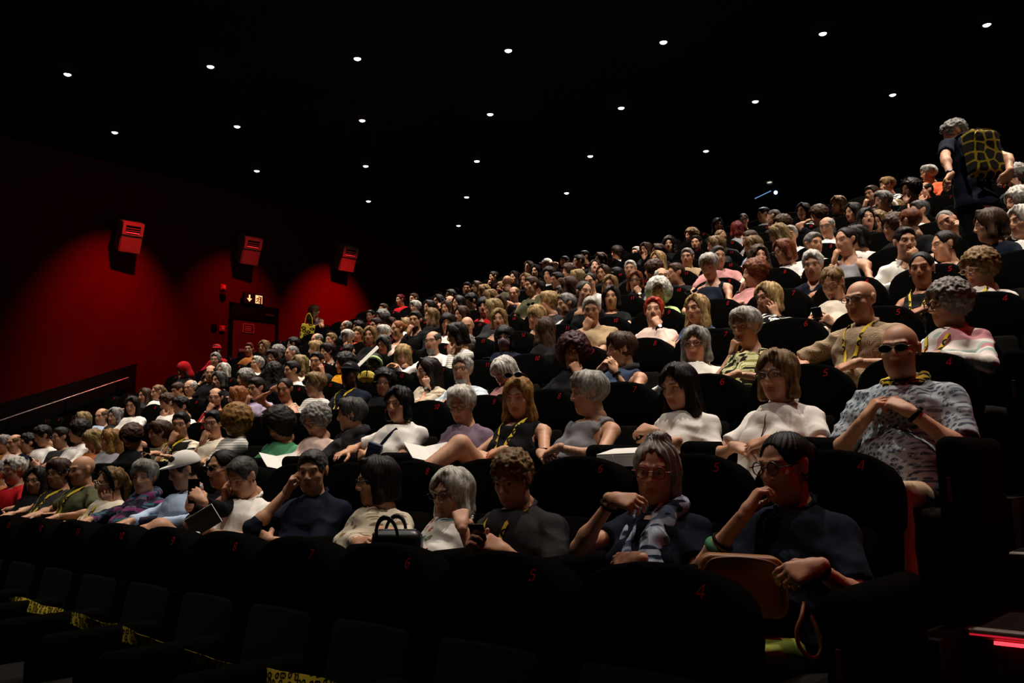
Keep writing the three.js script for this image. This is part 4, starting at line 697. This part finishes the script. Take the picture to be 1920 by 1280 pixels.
// ---------------------------------------------------------------- the audience: one line a person. Head centre in the photograph, degrees turned to the photograph's left, then hair, top, pose and what is worn; some red-lit people by the left wall have that light put into their colours
const AUDIENCE = `
1473 872 42 r2 n8 slick.dark short.navy w1.25 gr R@1400,958,.36>1432,905,.30 L@1530,1062,.52>1450,1085,.62 poleR.-8.-10.6 watL leg.moss kneesup ear brc.R.green brc2.R.black nobuttons
1230 882 12 r2 t-4 updo.silver scoop.navy gred scarf.blueprint R@1150,935,.40>1225,945,.38 L@1195,1048,.42>1100,1058,.46 poleR.-9.-10.3 brc.R.black
961 895 32 r2 n22 messy.sand short.charcoal w1.1 stub lan R@893,1040,.44>880,1000,.50 L@948,1034,.40>895,1005,.48 ph
848 925 45 r2 bob.white short.floral f gl Rlap L@866,985,.34>860,925,.26 shapeL.fist nobuttons
706 900 80 r2 bob.dark blouse.sepia gl R@668,1020,.5 L@735,1000,.42 ty5
586 882 18 r2 n8 short.darkgrey shirt.navy rolled Rtemple Lfold
455 892 45 r2 n28 short.darkgrey polo.white w1.1 Rtemple Llap bareknee leg.beige
418 876 60 r2 slick.black blouse.black gs R@336,948,.62>338,915,.60 L@376,938,.56>350,912,.60 ph
345 880 75 r2 n18 short.dark jacket.lightblue cap.white rest
271 893 25 r2 crop.grey blouse.violet scarf.violet rest
207 903 70 r2 t-12 pony.sand tee.cream gp lan Lcheek Rlap band.black
154 880 62 r2 bald tee.olive gl lan rest
111 886 50 r2 crop.brown tee.charcoal lan gl rest
68 899 30 r2 long.dark tee.black gl phone ph
27 880 60 r2 messy.white polo.red gl rest
-6 886 60 r2 short.grey tee.rust rest
1687 655 15 r3 n4 bald short.paisley w1.2 gs scarf.leopard.neck R@1622,785,.40>1655,735,.36 L@1705,770,.38>1640,735,.36 watL leg.beige
1458 702 30 r3 bob.sand polo.white gl lap leg.white zip
1273 722 40 r3 n16 long.dark tee.white R@1225,808,.46>1183,800,.46 L@1265,828,.42>1190,850,.55 leg.white
1104 735 78 r3 crop.silver tank.grey lap ear necklace
972 742 20 r3 n14 long.gold tank.black gh lan lap bareknee
866 757 25 r3 n20 crop.white tee.mauve gl necklace.6 read paper
748 756 35 r3 bob.black tee.white w1.25 strap.navy f Rrest Lfold
659 776 92 r3 crop.darkgrey blouse.black scarf.charcoal ear lap
592 788 42 r3 n25 curly.grey sweater.palepink gl read paper
522 796 50 r3 n32 big.dark tee.green gl fold
441 788 125 r3 big.gold tee.striped w1.15 fold
401 793 30 r3 short.black short.cream gl Rface
339 795 20 r3 short.black short.abstract gl lan Rface Lout ph
300 811 80 r3 crop.brown jacket.olive fold
247 819 60 r3 n40 curly.brown blouse.black fold
207 824 85 r3 long.gold tee.grey bareknee lap
175 825 70 r3 n30 bob.ash blouse.rust Lface
147 808 85 r3 curly.dark shirt.white f gl lap
114 819 65 r3 short.dark vest.charcoal gl phone ph
80 816 70 r3 n25 messy.dark tee.white phone
53 830 70 r3 messy.dark tee.navy
28 830 60 r3 fringe.sand tee.palepink phone ph
7 832 60 r3 crop.grey tee.brown
1777 569 60 r4 curly.grey blouse.pastel gl lan lap watL
1614 562 35 r4 bald short.geometric gl lan w1.15 Rrest Llap leg.beige nobuttons
1399 611 38 r4 n10 crop.silver dress.meadow Rface Llap ear legpat
1305 645 15 r4 bob.grey jacket.white gl f lap
1165 654 75 r4 crop.brown vest.denim scarf.charcoal.neck f R@1124,694,.44>1142,668,.44 L@1152,696,.42>1138,670,.44 watL
1075 660 10 r4 big.wine tee.black gl Rlap Lface watL
946 697 50 r4 n38 bob.white tee.pink fold
867 692 20 r4 messy.silver shirt.check gl beard.silver lap
803 695 72 r4 long.dark blouse.sepia Lcheek watL rolled f
720 717 10 r4 curly.black blouse.black gl
656 702 25 r4 n2 short.black cap.black tee.navy sk.dark gl lan fold
591 720 72 r4 crop.sand tee.striped gl f clasp
534 729 25 r4 n12 slick.dark tank.beige sk.tan Rup Llap
481 727 50 r4 n12 short.dark polo.lilac Rface watR
445 744 100 bob.ginger tee.silver lap
404 745 15 fringe.dark tee.red beard.dark gl Rface watR
339 762 60 n20 messy.black tee.white
314 755 60 n18 messy.brown tee.white Lface
248 759 25 n14 long.dark blouse.white
216 780 50 bob.grey tee.charcoal
191 780 45 fringe.sand shirt.lightblue
155 787 80 bob.ash tee.charcoal Rout
272 741 60 long.brown tee.charcoal
296 735 70 pony.sand tee.white Rout
334 731 60 n20 short.brown tee.charcoal
357 726 40 n12 fringe.white jacket.tan
411 712 50 bob.darkgrey blouse.black
389 714 20 crop.brown tee.charcoal
395 699 10 fringe.dark tee.black
419 694 50 bob.white tee.cream gh read paper
459 709 70 curly.grey tee.black
344 692 75 n25 hood.red blouse.black f Rface hair long.dark
406 657 15 short.black cap.red jacket.red
404 674 20 messy.grey tee.black gl
482 682 55 n-4 messy.silver jacket.cream gl
512 697 130 longcurl.dark tee.black
548 694 65 short.dark tee.white
562 683 60 bob.ash tee.cream
594 677 25 r5 short.dark shirt.charcoal gl Lcheek
645 681 75 r5 curly.dark jacket.mustard f
704 682 20 r5 n30 short.black band.lime sk.dark tee.black gl f
756 666 5 r5 n20 fringebob.blonde jacket.navy Rlap Lface
719 645 30 r6 n20 bob.darkgrey sweater.black
655 661 20 r6 n30 t20 short.black jacket.black Lface
614 659 60 r6 crop.dark tank.grey
592 654 100 crop.blonde tee.white
594 637 60 fringe.grey tee.violet
621 637 50 short.sand tee.charcoal
547 662 70 buzz.grey tee.black
520 660 80 curly.grey tee.white
510 670 25 crop.dark tee.black gl
492 662 70 curly.brown tee.black
495 650 40 bob.sand tee.black
467 654 20 short.red sweater.rust
550 645 90 messy.dark tee.black
649 612 80 fringe.grey tee.denim gl
672 614 80 messy.dark tee.black
652 632 40 n15 crop.white tee.white Lface
671 627 20 n8 messy.sand tee.orange fold
694 628 20 n6 bob.sand tee.black
719 624 80 crop.white tee.black
746 617 60 slick.ginger tank.palepink
779 600 25 short.dark jacket.black beard.dark Rface
705 610 55 short.dark tee.black
716 594 60 curly.grey tee.charcoal
695 592 30 short.black tee.red
732 607 40 bob.brown tee.black
762 610 80 long.blonde tee.cream
719 580 50 short.brown tee.black
751 562 60 short.red polo.red
779 575 60 crop.white sweater.mauve
776 560 50 short.brown tee.charcoal
805 576 50 bob.dark tee.black
822 564 50 long.dark tee.black Lcheek
845 553 70 short.darkgrey tee.black
843 566 60 bald tee.black
860 568 60 long.dark tee.charcoal
838 577 40 bob.brown tee.black gh
809 592 70 long.sand tee.black paper read
839 605 10 fringebob.dark jacket.white f
866 589 60 bob.brown tee.charcoal
876 611 10 n14 bald tee.white Rface
856 627 80 n15 bob.dark blouse.striped Lface
812 640 30 r5 n4 fringe.darkgrey shirt.white beard.grey gl Rout
866 650 80 curly.grey blouse.pink
907 574 10 fringebob.black jacket.red
936 598 10 bob.sand tank.grey
946 633 10 r5 fringebob.black shirt.navy mask.mauve gl phone ph f
876 541 15 short.dark tee.black
894 538 60 long.brown tee.black
907 546 90 bob.blonde tee.black
919 557 100 bob.sand tee.charcoal
926 519 70 short.dark tee.black Rface
941 540 70 messy.sand tee.charcoal
951 529 175 bald tee.olive
884 564 60 n30 messy.black jacket.charcoal read paper
964 551 20 fringe.sand shirt.plaid w1.2 tilt
937 570 10 bob.brown tee.black Lup
924 579 90 bob.ash tee.charcoal
986 525 40 long.sand tee.black
997 535 60 short.brown tee.olive
965 520 40 long.dark tee.black
1010 541 30 bob.dark blouse.palepink
1005 508 30 bob.black tee.black gl
992 500 40 long.brown tee.black
1025 496 80 short.brown cap.white tee.black Lup
1029 515 30 curly.black jacket.silver m
1045 525 60 short.dark tee.black
1059 491 40 short.black tee.black
1066 509 60 curly.brown tee.white m
1085 490 70 short.dark tee.black
1096 481 60 short.black tee.silver
1082 521 110 bob.ash tee.black
1115 501 0 n-14 long.dark blouse.bold
1107 529 20 slick.dark tee.white
1066 537 120 bob.brown tee.black
1095 547 -30 slick.darkgrey blouse.black
1054 552 70 short.darkgrey tee.black
1062 570 65 r6 n10 short.grey shirt.white gh
1109 580 5 r5 n16 short.silver short.tan Rface Lfold watL nobuttons
1006 592 45 r6 n15 fringebob.blonde blouse.palepink gh fold
1021 618 150 r5 long.brown tee.black
1029 566 90 crop.blonde tee.charcoal
1146 557 5 r6 n2 bob.dark scoop.black
1191 526 5 n8 bob.auburn tee.black gl Lface watL
1144 534 15 bob.sand blouse.white
1156 515 70 short.black tee.navy sk.dark
1131 512 30 long.brown tee.black
1182 504 10 short.white tee.black
1241 520 -10 r7 n-2 fringe.white tee.grey gl
1235 547 5 r6 big.white jacket.lime
1226 584 5 r5 n-6 messy.orange blouse.palepink f Lface Rfold watL
1224 506 100 curly.brown tee.black
1267 512 60 short.brown tee.black
1194 474 40 n8 short.silver tee.red Rface
1211 468 40 bob.brown tee.black Lface
1234 472 60 bob.brown tee.black
1234 487 40 long.blonde tee.grey
1156 474 60 curly.dark tee.silver
1126 486 60 bob.brown tee.black
1255 457 10 longcurl.dark blouse.black
1289 482 15 short.grey tee.tan
1330 498 20 n25 crop.silver tank.navy
1346 481 -20 short.darkgrey tee.pink
1342 460 80 bob.sand tee.charcoal
1306 455 20 short.dark tee.charcoal beard.dark
1296 441 60 curly.sand tee.black
1351 446 -30 n15 buzz.sand tee.charcoal Rface
1345 422 -20 long.black tee.black
1382 430 170 bob.red tee.grey
1394 413 0 slick.dark tee.black gl
1406 448 100 short.brown tee.grey
1411 460 100 long.sand tee.blueprint
1422 482 -20 n-4 longcurl.brown tee.cream
1414 512 70 n2 curly.auburn blouse.pink Rface watR
1470 470 60 n15 bob.auburn tee.white gl
1459 439 90 n18 bob.ash tee.mauve phone
1482 441 15 short.silver shirt.white
1466 421 60 curly.brown tee.black
1432 402 70 short.dark tee.silver
1450 407 100 buzz.darkgrey shirt.charcoal
1551 425 20 n10 fringe.silver shirt.white gl
1535 415 60 short.silver tee.black
1506 396 30 bob.dark blouse.bold
1534 404 60 n20 curly.brown tee.black Rup
1572 383 50 bob.sand tee.black
1600 398 50 bob.dark tee.black
1525 457 -35 n6 short.grey tee.white
1524 496 10 r6 n14 messy.white short.navy nobuttons
1586 451 40 slick.dark tank.grey Rface
1606 445 60 n12 bob.dark tee.white gl
1561 529 20 r5 n32 pony.sand tee.cream phone ph
1441 558 45 r5 bob.blonde blouse.bold gl Lcheek watL
1307 578 35 r5 long.blonde tank.denim gh
1697 453 -20 r6 n8 short.dark shirt.white Lface
1771 459 60 r6 slick.dark tank.charcoal ear necklace
1728 503 10 r5 n8 slick.black tank.black lan ear sk.tan
1836 503 45 r5 n15 curly.sand blouse.white gp lan read phone2
1624 411 -20 n-6 bob.dark tee.black
1647 417 20 longcurl.sand tee.charcoal
1635 364 40 short.brown tee.charcoal Rface
1664 347 75 crop.sand blouse.bold gl Rface
1656 376 60 crop.grey tee.charcoal
1707 355 50 curly.dark tee.black gh Lface
1735 358 45 fringe.dark tee.red gh Lface
1741 325 75 crop.white jacket.orange gl
1680 391 60 bob.ash tee.grey band.white
1724 396 60 short.darkgrey polo.white
1706 415 120 short.auburn tee.black
1676 426 60 curly.brown tee.black gl
1776 416 15 n14 t25 buzz.grey tee.white Lcheek
1855 421 80 bob.brown tee.navy
1902 329 60 curly.silver tee.charcoal Lcheek
1910 378 60 curly.white tee.charcoal
1918 414 50 bob.white jacket.white
`.trim().split('\n');
for (const line of AUDIENCE) parse(line);
seatEveryone();
const rowsOf = {};
for (const s of people) (rowsOf[s.r] ??= []).push(s);
for (const r in rowsOf) rowsOf[r].sort((a, b) => b.px - a.px).forEach((s, i) => { s.prop = s.has('ph') || s.has('phone2') ? 'phone' : s.has('paper') ? 'paper' : ''; s.label = describe(s) + ', ' + ORD[i + 1] + ' from right in ' + ORD[r] + ' row'; s.place = ORD[i + 1] + ' person from right in ' + ORD[r] + ' row'; });
const phoneGeo = rbox(0.072, 0.148, 0.009, 0.004, 2), sheet = rbox(0.15, 0.21, 0.004, 0.0015, 1);
for (const s of people) {
  if (s.has('kneesup')) s.knee = { '-1': [-0.14, 0.58, 0.76], 1: [0.15, 0.6, 0.74] };
  if (s.has('legpat')) s.knee = { '-1': [0.0, 0.72, 0.66], 1: [0.16, 0.74, 0.6] };
  if (s.has('bareknee')) { s.trousers = true; s.legs = [[[-0.04, 0.5, 0.4], [-0.06, 0.74, 0.68], 0.082, 0.06], [[-0.06, 0.74, 0.68], [-0.2, 0.52, 1.0], 0.058, 0.042], [[0.085, 0.46, 0.4], [0.13, 0.53, 0.8], 0.08, 0.06], [[0.13, 0.53, 0.8], [0.13, 0.12, 0.78], 0.056, 0.04]]; s.knee = { '-1': [-0.07, 0.6, 0.52], 1: [0.1, 0.5, 0.56] }; }
  buildPerson(s);
  const arm = (k) => s.toW(s.A[k].W), place = (o, p, back) => { o.position.copy(p); o.lookAt(back); };
  for (const e of s.extra) if (/^brc/.test(e[0])) { const q = s.A[e[1]], d = q.W.clone().sub(q.E).normalize(), t = e[0] === 'brc2' ? 0.42 : e[2] === 'green' ? 0.3 : 0.86, m = new THREE.Matrix4().lookAt(V(), d, V(0, 1, 0)).setPosition(lerpV(q.E, q.W, t)), rr = mix(0.037, 0.026, t); part('bracelet', new THREE.TorusGeometry(rr + 0.004, e[2] === 'green' ? 0.011 : 0.006, 8, 18).scale(1, 1, e[2] === 'green' ? 1.4 : 1).applyMatrix4(m), plainMat(e[2]), s.g, e[2] + ' bracelet'); }
  if (s.prop === 'phone') {
    const both = s.arms.R && s.arms.L && s.arms.R !== 'rest', h = s.A.R.hm, tip = (k) => s.toW(V(0, 0.1, 0.03).applyMatrix4(s.A[k].hm)), p = s.arms.L === 'out' ? tip('L') : tip('R').lerp(tip('L'), 0.5), o = thing('smartphone', 'dark smartphone held by ' + s.place, 'phone', p);
    o.lookAt(s.toW(s.HC)); o.rotateX(0.25);
    part('phone_case', phoneGeo, M.phone, o); part('screen', box(-0.033, 0.033, -0.07, 0.07, 0.0045, 0.0055), std('#1d2230', 0.2), o);
  }
  if (s.prop === 'paper') {
    const tip = (k) => s.toW(V(0, 0.11, 0.03).applyMatrix4(s.A[k].hm)), p = tip('R').lerp(tip('L'), 0.5), o = thing('booklet', 'white printed programme held by ' + s.place, 'booklet', p);
    const nrm = CAM.clone().sub(p).normalize().multiplyScalar(0.75).add(V(0, 0.75, 0)).addScaledVector(s.toW(s.HC).sub(p).normalize(), 0.4); o.lookAt(p.clone().add(nrm));
    const a = part('left_page', sheet, M.paper, o), b = part('right_page', sheet, M.paper, o); a.position.x = -0.073; b.position.x = 0.073; a.rotation.y = 0.22; b.rotation.y = -0.22;
  }
}

// ---------------------------------------------------------------- two people on their feet
function standing(line, head, row, N, Hp, hy, label) {
  const s = parse(line); people.pop();
  Object.assign(s, { stand: true, r: row, head, hy: head.y - floorY(row), depth: depthOf(head), lod: 1, label, place: label });
  s.hz = hy; s.N = V(N[0], s.hy + N[1], N[2]); s.Hp = V(0, Hp[0], Hp[1]);
  buildPerson(s);
  return s;
}
{
  const man = standing('1791 250 78 n32 messy.grey tee.navy m w1.08 R@1893,322,.10>1880,345,.05 L@1783,340,.55>1765,362,.62 poleL.10.-4.-8 poleR.-10.2.-6 leg.black watL ty-125', meet('z', rowZ(7) + 0.55, 1791, 250), 7, [0, -0.11, 0.1], [0.98, 0.02], 0.2, 'person standing and bending with a yellow spotted rucksack, dark t-shirt and trousers');
  const gp = man.g, p = man.toW(V(0.02, man.N.y - 0.2, -0.12)), bag = thing('rucksack', 'yellow and black spotted rucksack on the back of the standing person', 'rucksack', p, gp.rotation.y);
  const m = part('main_bag', mapUv(rbox(0.3, 0.42, 0.15, 0.055, 4).rotateX(0.12), (x, y, z) => [x / 0.45 + z, y / 0.45]), memo('bagmat', () => std('#8a8350', 0.85, { map: repeat(pattern('giraffe'), 1, 1) })), bag);
  part('zip', new THREE.TorusGeometry(0.12, 0.004, 5, 20, Math.PI).scale(1, 0.5, 1).translate(0, 0.13, -0.085).rotateX(0.12), M.gold, m);
  for (const e of [-1, 1]) part('shoulder_strap', new THREE.TorusGeometry(0.15, 0.014, 6, 20, Math.PI * 1.1).rotateY(Math.PI / 2).rotateX(-0.3).translate(e * 0.1, 0.06, 0.12), M.black, bag);
  part('top_handle', new THREE.TorusGeometry(0.035, 0.007, 6, 12, Math.PI).translate(0, 0.2, 0.02), M.black, bag);
  const w = standing('590 583 -80 longcurl.sand tank.violet f Rlap Llap R@599,608,.10>606,614,.14 L@602,607,.2>608,613,.2 leg.violet w0.9', meet('x', -14.75, 590, 583), 9, [0, -0.168, -0.03], [0.93, -0.03], 0.03, 'person walking up the aisle by the red wall in purple clothes with a yellow bag');
  const tp = meet('x', -14.6, 575, 626), tote = thing('tote_bag', 'yellow and black spotted cloth bag hanging from the person walking by the red wall', 'tote bag', tp, 0.7);
  const tb = part('cloth', mapUv(rbox(0.3, 0.44, 0.07, 0.03, 3), (x, y) => [x / 0.3, y / 0.3]), memo('toteM', () => std('#ffffff', 0.85, { map: repeat(pattern('leopard'), 0.35, 0.5) })), tote); tb.rotation.z = -0.2;
  part('strap', new THREE.TorusGeometry(0.12, 0.012, 6, 18, Math.PI).scale(0.7, 2, 1).translate(0.04, 0.2, 0), std('#c9ad2c', 0.85), tote);
}
// ---------------------------------------------------------------- bags, papers and the ribbon
const leather = std('#8f5a26', 0.5), blackLeather = std('#0d0d0e', 0.35);
{
  const o = thing('handbag', 'brown leather handbag on the lap of the person in the navy shirt', 'handbag', meet('z', rowZ(2) + 0.5, 1393, 1095), 0.62);
  const g = new THREE.Shape(); g.moveTo(-0.115, -0.075); g.lineTo(0.095, -0.085); g.quadraticCurveTo(0.118, -0.082, 0.116, -0.05); g.lineTo(0.112, 0.05); g.quadraticCurveTo(0.108, 0.076, 0.08, 0.078); g.lineTo(-0.1, 0.088); g.quadraticCurveTo(-0.125, 0.085, -0.124, 0.06); g.lineTo(-0.13, -0.05); g.quadraticCurveTo(-0.13, -0.074, -0.115, -0.075);
  const body = part('leather_body', toCreasedNormals(new THREE.ExtrudeGeometry(g, { depth: 0.05, bevelEnabled: true, bevelSize: 0.012, bevelThickness: 0.012, bevelSegments: 3, curveSegments: 6 }), 1), leather, o);
  part('zip_band', new THREE.TubeGeometry(new THREE.CatmullRomCurve3([V(-0.125, 0.05, 0.065), V(-0.1, 0.082, 0.066), V(0.08, 0.073, 0.066), V(0.108, 0.045, 0.066), V(0.112, -0.06, 0.066)]), 24, 0.0045, 6), std('#6b4018', 0.5), body);
  const st = thing('bag_strap', 'loose tan leather strap loop hanging beside the olive trousers', 'strap', meet('z', rowZ(2) + 0.62, 1508, 1182), 0.5);
  part('loop', new THREE.TubeGeometry(new THREE.CatmullRomCurve3([V(0.005, 0.075, -0.02), V(-0.006, 0.04, 0.01), V(-0.022, 0.0, 0.02), V(-0.014, -0.045, 0.02), V(0.02, -0.072, 0.01), V(0.042, -0.05, 0), V(0.036, 0.0, -0.01), V(0.02, 0.04, -0.02)]), 40, 0.006, 6), leather, st);
}
{
  const o = thing('handbag', 'black leather handbag with two handles on the lap of the person in beige floral', 'handbag', meet('z', rowZ(2) + 0.48, 745, 1018), 0.5);
  const b = part('leather_body', rbox(0.24, 0.12, 0.1, 0.045, 4), blackLeather, o);
  for (const e of [-1, 1]) part('handle', new THREE.TorusGeometry(0.05, 0.0075, 8, 22, Math.PI).scale(1, 1.6, 1).rotateX(e * 0.25).translate(-0.03, 0.04, e * 0.05), blackLeather, o);
  part('zip', rbox(0.18, 0.006, 0.008, 0.002).translate(0, 0.06, 0), M.metal, b);
}
{
  const c = meet('z', rowZ(3) + 0.6, 1190, 858), o = thing('paper_bag', 'flat white paper carrier bag lying on the knees of the long-haired person in white', 'paper bag', c, 0.15);
  o.rotation.x = 0.12;
  const b = part('bag_body', rbox(0.32, 0.06, 0.2, 0.008, 2), M.white, o); part('flap', rbox(0.318, 0.004, 0.196, 0.0015, 1).rotateX(0.04).translate(0, 0.036, 0), M.paper, b);
  part('fold_crease', rbox(0.004, 0.058, 0.01, 0.001, 1).rotateZ(0.35).translate(-0.06, 0, 0.099), M.paper, b);
}
{
  const o = thing('booklet', 'white leaflet held upright slanting beside the sleeping person in black', 'leaflet', meet('z', rowZ(5) + 0.6, 690, 668));
  const a = part('sheet', rbox(0.06, 0.3, 0.006, 0.002, 1), M.white, o); a.quaternion.setFromUnitVectors(V(0, 1, 0), RT.clone().multiplyScalar(0.72).addScaledVector(UP, 0.69).normalize());
  const y = thing('shoulder_bag', 'bright yellow printed cloth bag beside the person with the green headband', 'bag', meet('z', rowZ(4) + 0.3, 688, 705), 0.6);
  part('cloth', mapUv(solid([ell([0, 0, 0], [0.085, 0.052, 0.03]), ell([-0.045, -0.02, 0], [0.045, 0.035, 0.03]), ell([0.05, -0.02, 0.005], [0.045, 0.038, 0.03])], 0.008, (x, y, z) => 0.006 * noise(x * 30, y * 40, z * 30)), (x, q) => [x / 0.2 + 0.5, q / 0.13 + 0.5]), canvasMat(256, 128, (x, W, H) => { x.fillStyle = '#b89f24'; x.fillRect(0, 0, W, H); x.fillStyle = '#191509'; x.lineWidth = 7; x.strokeStyle = '#191509'; x.beginPath(); for (let i = 0; i < 6; i++) { x.moveTo(60 + i * 26, 96); x.quadraticCurveTo(66 + i * 26, 66 + (i % 3) * 8, 78 + i * 26, 92); } x.stroke(); }), y);
  part('strap', new THREE.TorusGeometry(0.06, 0.009, 6, 20, Math.PI).scale(0.5, 1.6, 1).rotateZ(-0.25).translate(-0.02, 0.0, 0.05), M.black, y);
}
{
  const o = thing('programme', 'dark grey programme booklet with black letters in front of the person in light blue', 'booklet', meet('z', rowZ(2) + 0.55, 381, 976));
  const cover = canvasMat(256, 160, (x, W, H) => { x.fillStyle = '#3b3634'; x.fillRect(0, 0, W, H); x.fillStyle = '#15110f'; x.font = 'bold 54px sans-serif'; x.fillText('G', 8, 60); x.fillText('B', 200, 54); x.fillStyle = '#231d1b'; for (const [q, w] of [[60, 26], [94, 30], [132, 22], [162, 28]]) x.fillRect(q, 24 + (q % 5), w, 32); x.fillStyle = '#15110f'; for (const [a, b] of [[40, 90], [70, 96], [95, 84], [120, 100], [150, 110], [180, 96], [90, 130], [60, 132]]) { x.beginPath(); x.arc(a, b, 5, 0, 7); x.fill(); } });
  const q = new THREE.Quaternion().setFromRotationMatrix(new THREE.Matrix4().makeBasis(RT.clone().multiplyScalar(0.85).addScaledVector(UP, 0.52), UP.clone().multiplyScalar(0.85).addScaledVector(RT, -0.52), FW.clone().negate()));
  o.quaternion.copy(q);
  part('pages', rbox(0.185, 0.12, 0.008, 0.002, 1), M.paper, o); part('cover', plane(0.183, 0.118).translate(0, 0, 0.0046), cover, o);
  const n = thing('napkin', 'crumpled white paper napkin behind the seat below the grey programme', 'napkin', meet('z', rowZ(2) + 0.7, 362, 1001));
  part('paper', new THREE.IcosahedronGeometry(0.035, 2).scale(1.4, 0.5, 1), M.paper, n);
  const g = n.children[0].geometry, P = g.attributes.position; for (let i = 0; i < P.count; i++) { const k = 1 + 0.35 * noise(P.getX(i) * 60, P.getY(i) * 60, P.getZ(i) * 60); P.setXYZ(i, P.getX(i) * k, P.getY(i) * k, P.getZ(i) * k); } g.computeVertexNormals();
}
{ // spotted ribbon strung along the front row
  const pts = [[20, 1120], [50, 1127], [84, 1137], [120, 1145], [160, 1158], [200, 1169], [250, 1186], [300, 1203], [355, 1222], [420, 1240], [500, 1258], [590, 1276], [700, 1300]].map(([x, y]) => meet('z', 0.27, x, y));
  const c = new THREE.CatmullRomCurve3(pts), g = new THREE.BufferGeometry(), pos = [], uv = [], idx = [], K = 90; let L = 0, last;
  for (let i = 0; i <= K; i++) {
    const p = c.getPoint(i / K), w = 0.026 + 0.008 * noise(i * 0.3, 1, 2), tw = 0.5 * noise(i * 0.21, 5, 1); if (last) L += p.distanceTo(last); last = p;
    for (const [s, d] of [[-1, 1], [1, 1], [1, -1], [-1, -1]]) { pos.push(p.x, p.y - 0.02 + s * w * Math.cos(tw), p.z + s * w * Math.sin(tw) + d * 0.0012); uv.push(L / 0.2, (s + 1) * w / 0.2); }
    if (i) for (let j = 0; j < 4; j++) { const a = (i - 1) * 4 + j, b = (i - 1) * 4 + (j + 1) % 4; idx.push(a, b, a + 4, b, b + 4, a + 4); }
  }
  g.setAttribute('position', new THREE.Float32BufferAttribute(pos, 3)); g.setAttribute('uv', new THREE.Float32BufferAttribute(uv, 2)); g.setIndex(idx); g.computeVertexNormals();
  const o = thing('ribbon', 'yellow and black spotted ribbon strung along the empty front row seats', 'ribbon');
  part('cloth_band', g, patMat('leopard'), o);
}

{
  const o = thing('pouch', 'small navy shoulder pouch hanging in front of the person with the crossed navy strap', 'pouch', meet('z', rowZ(3) + 0.42, 699, 850), 0.5);
  const b = part('pouch_body', rbox(0.1, 0.15, 0.04, 0.016, 3), std('#1a2440', 0.7), o); part('flap', rbox(0.102, 0.05, 0.044, 0.012, 2).translate(0, 0.05, 0), std('#1f2b4c', 0.7), b); b.rotation.z = -0.35;
}

scene.traverse((o) => { if (o.isMesh) o.castShadow = o.receiveShadow = true; });
renderer.render(scene, camera);
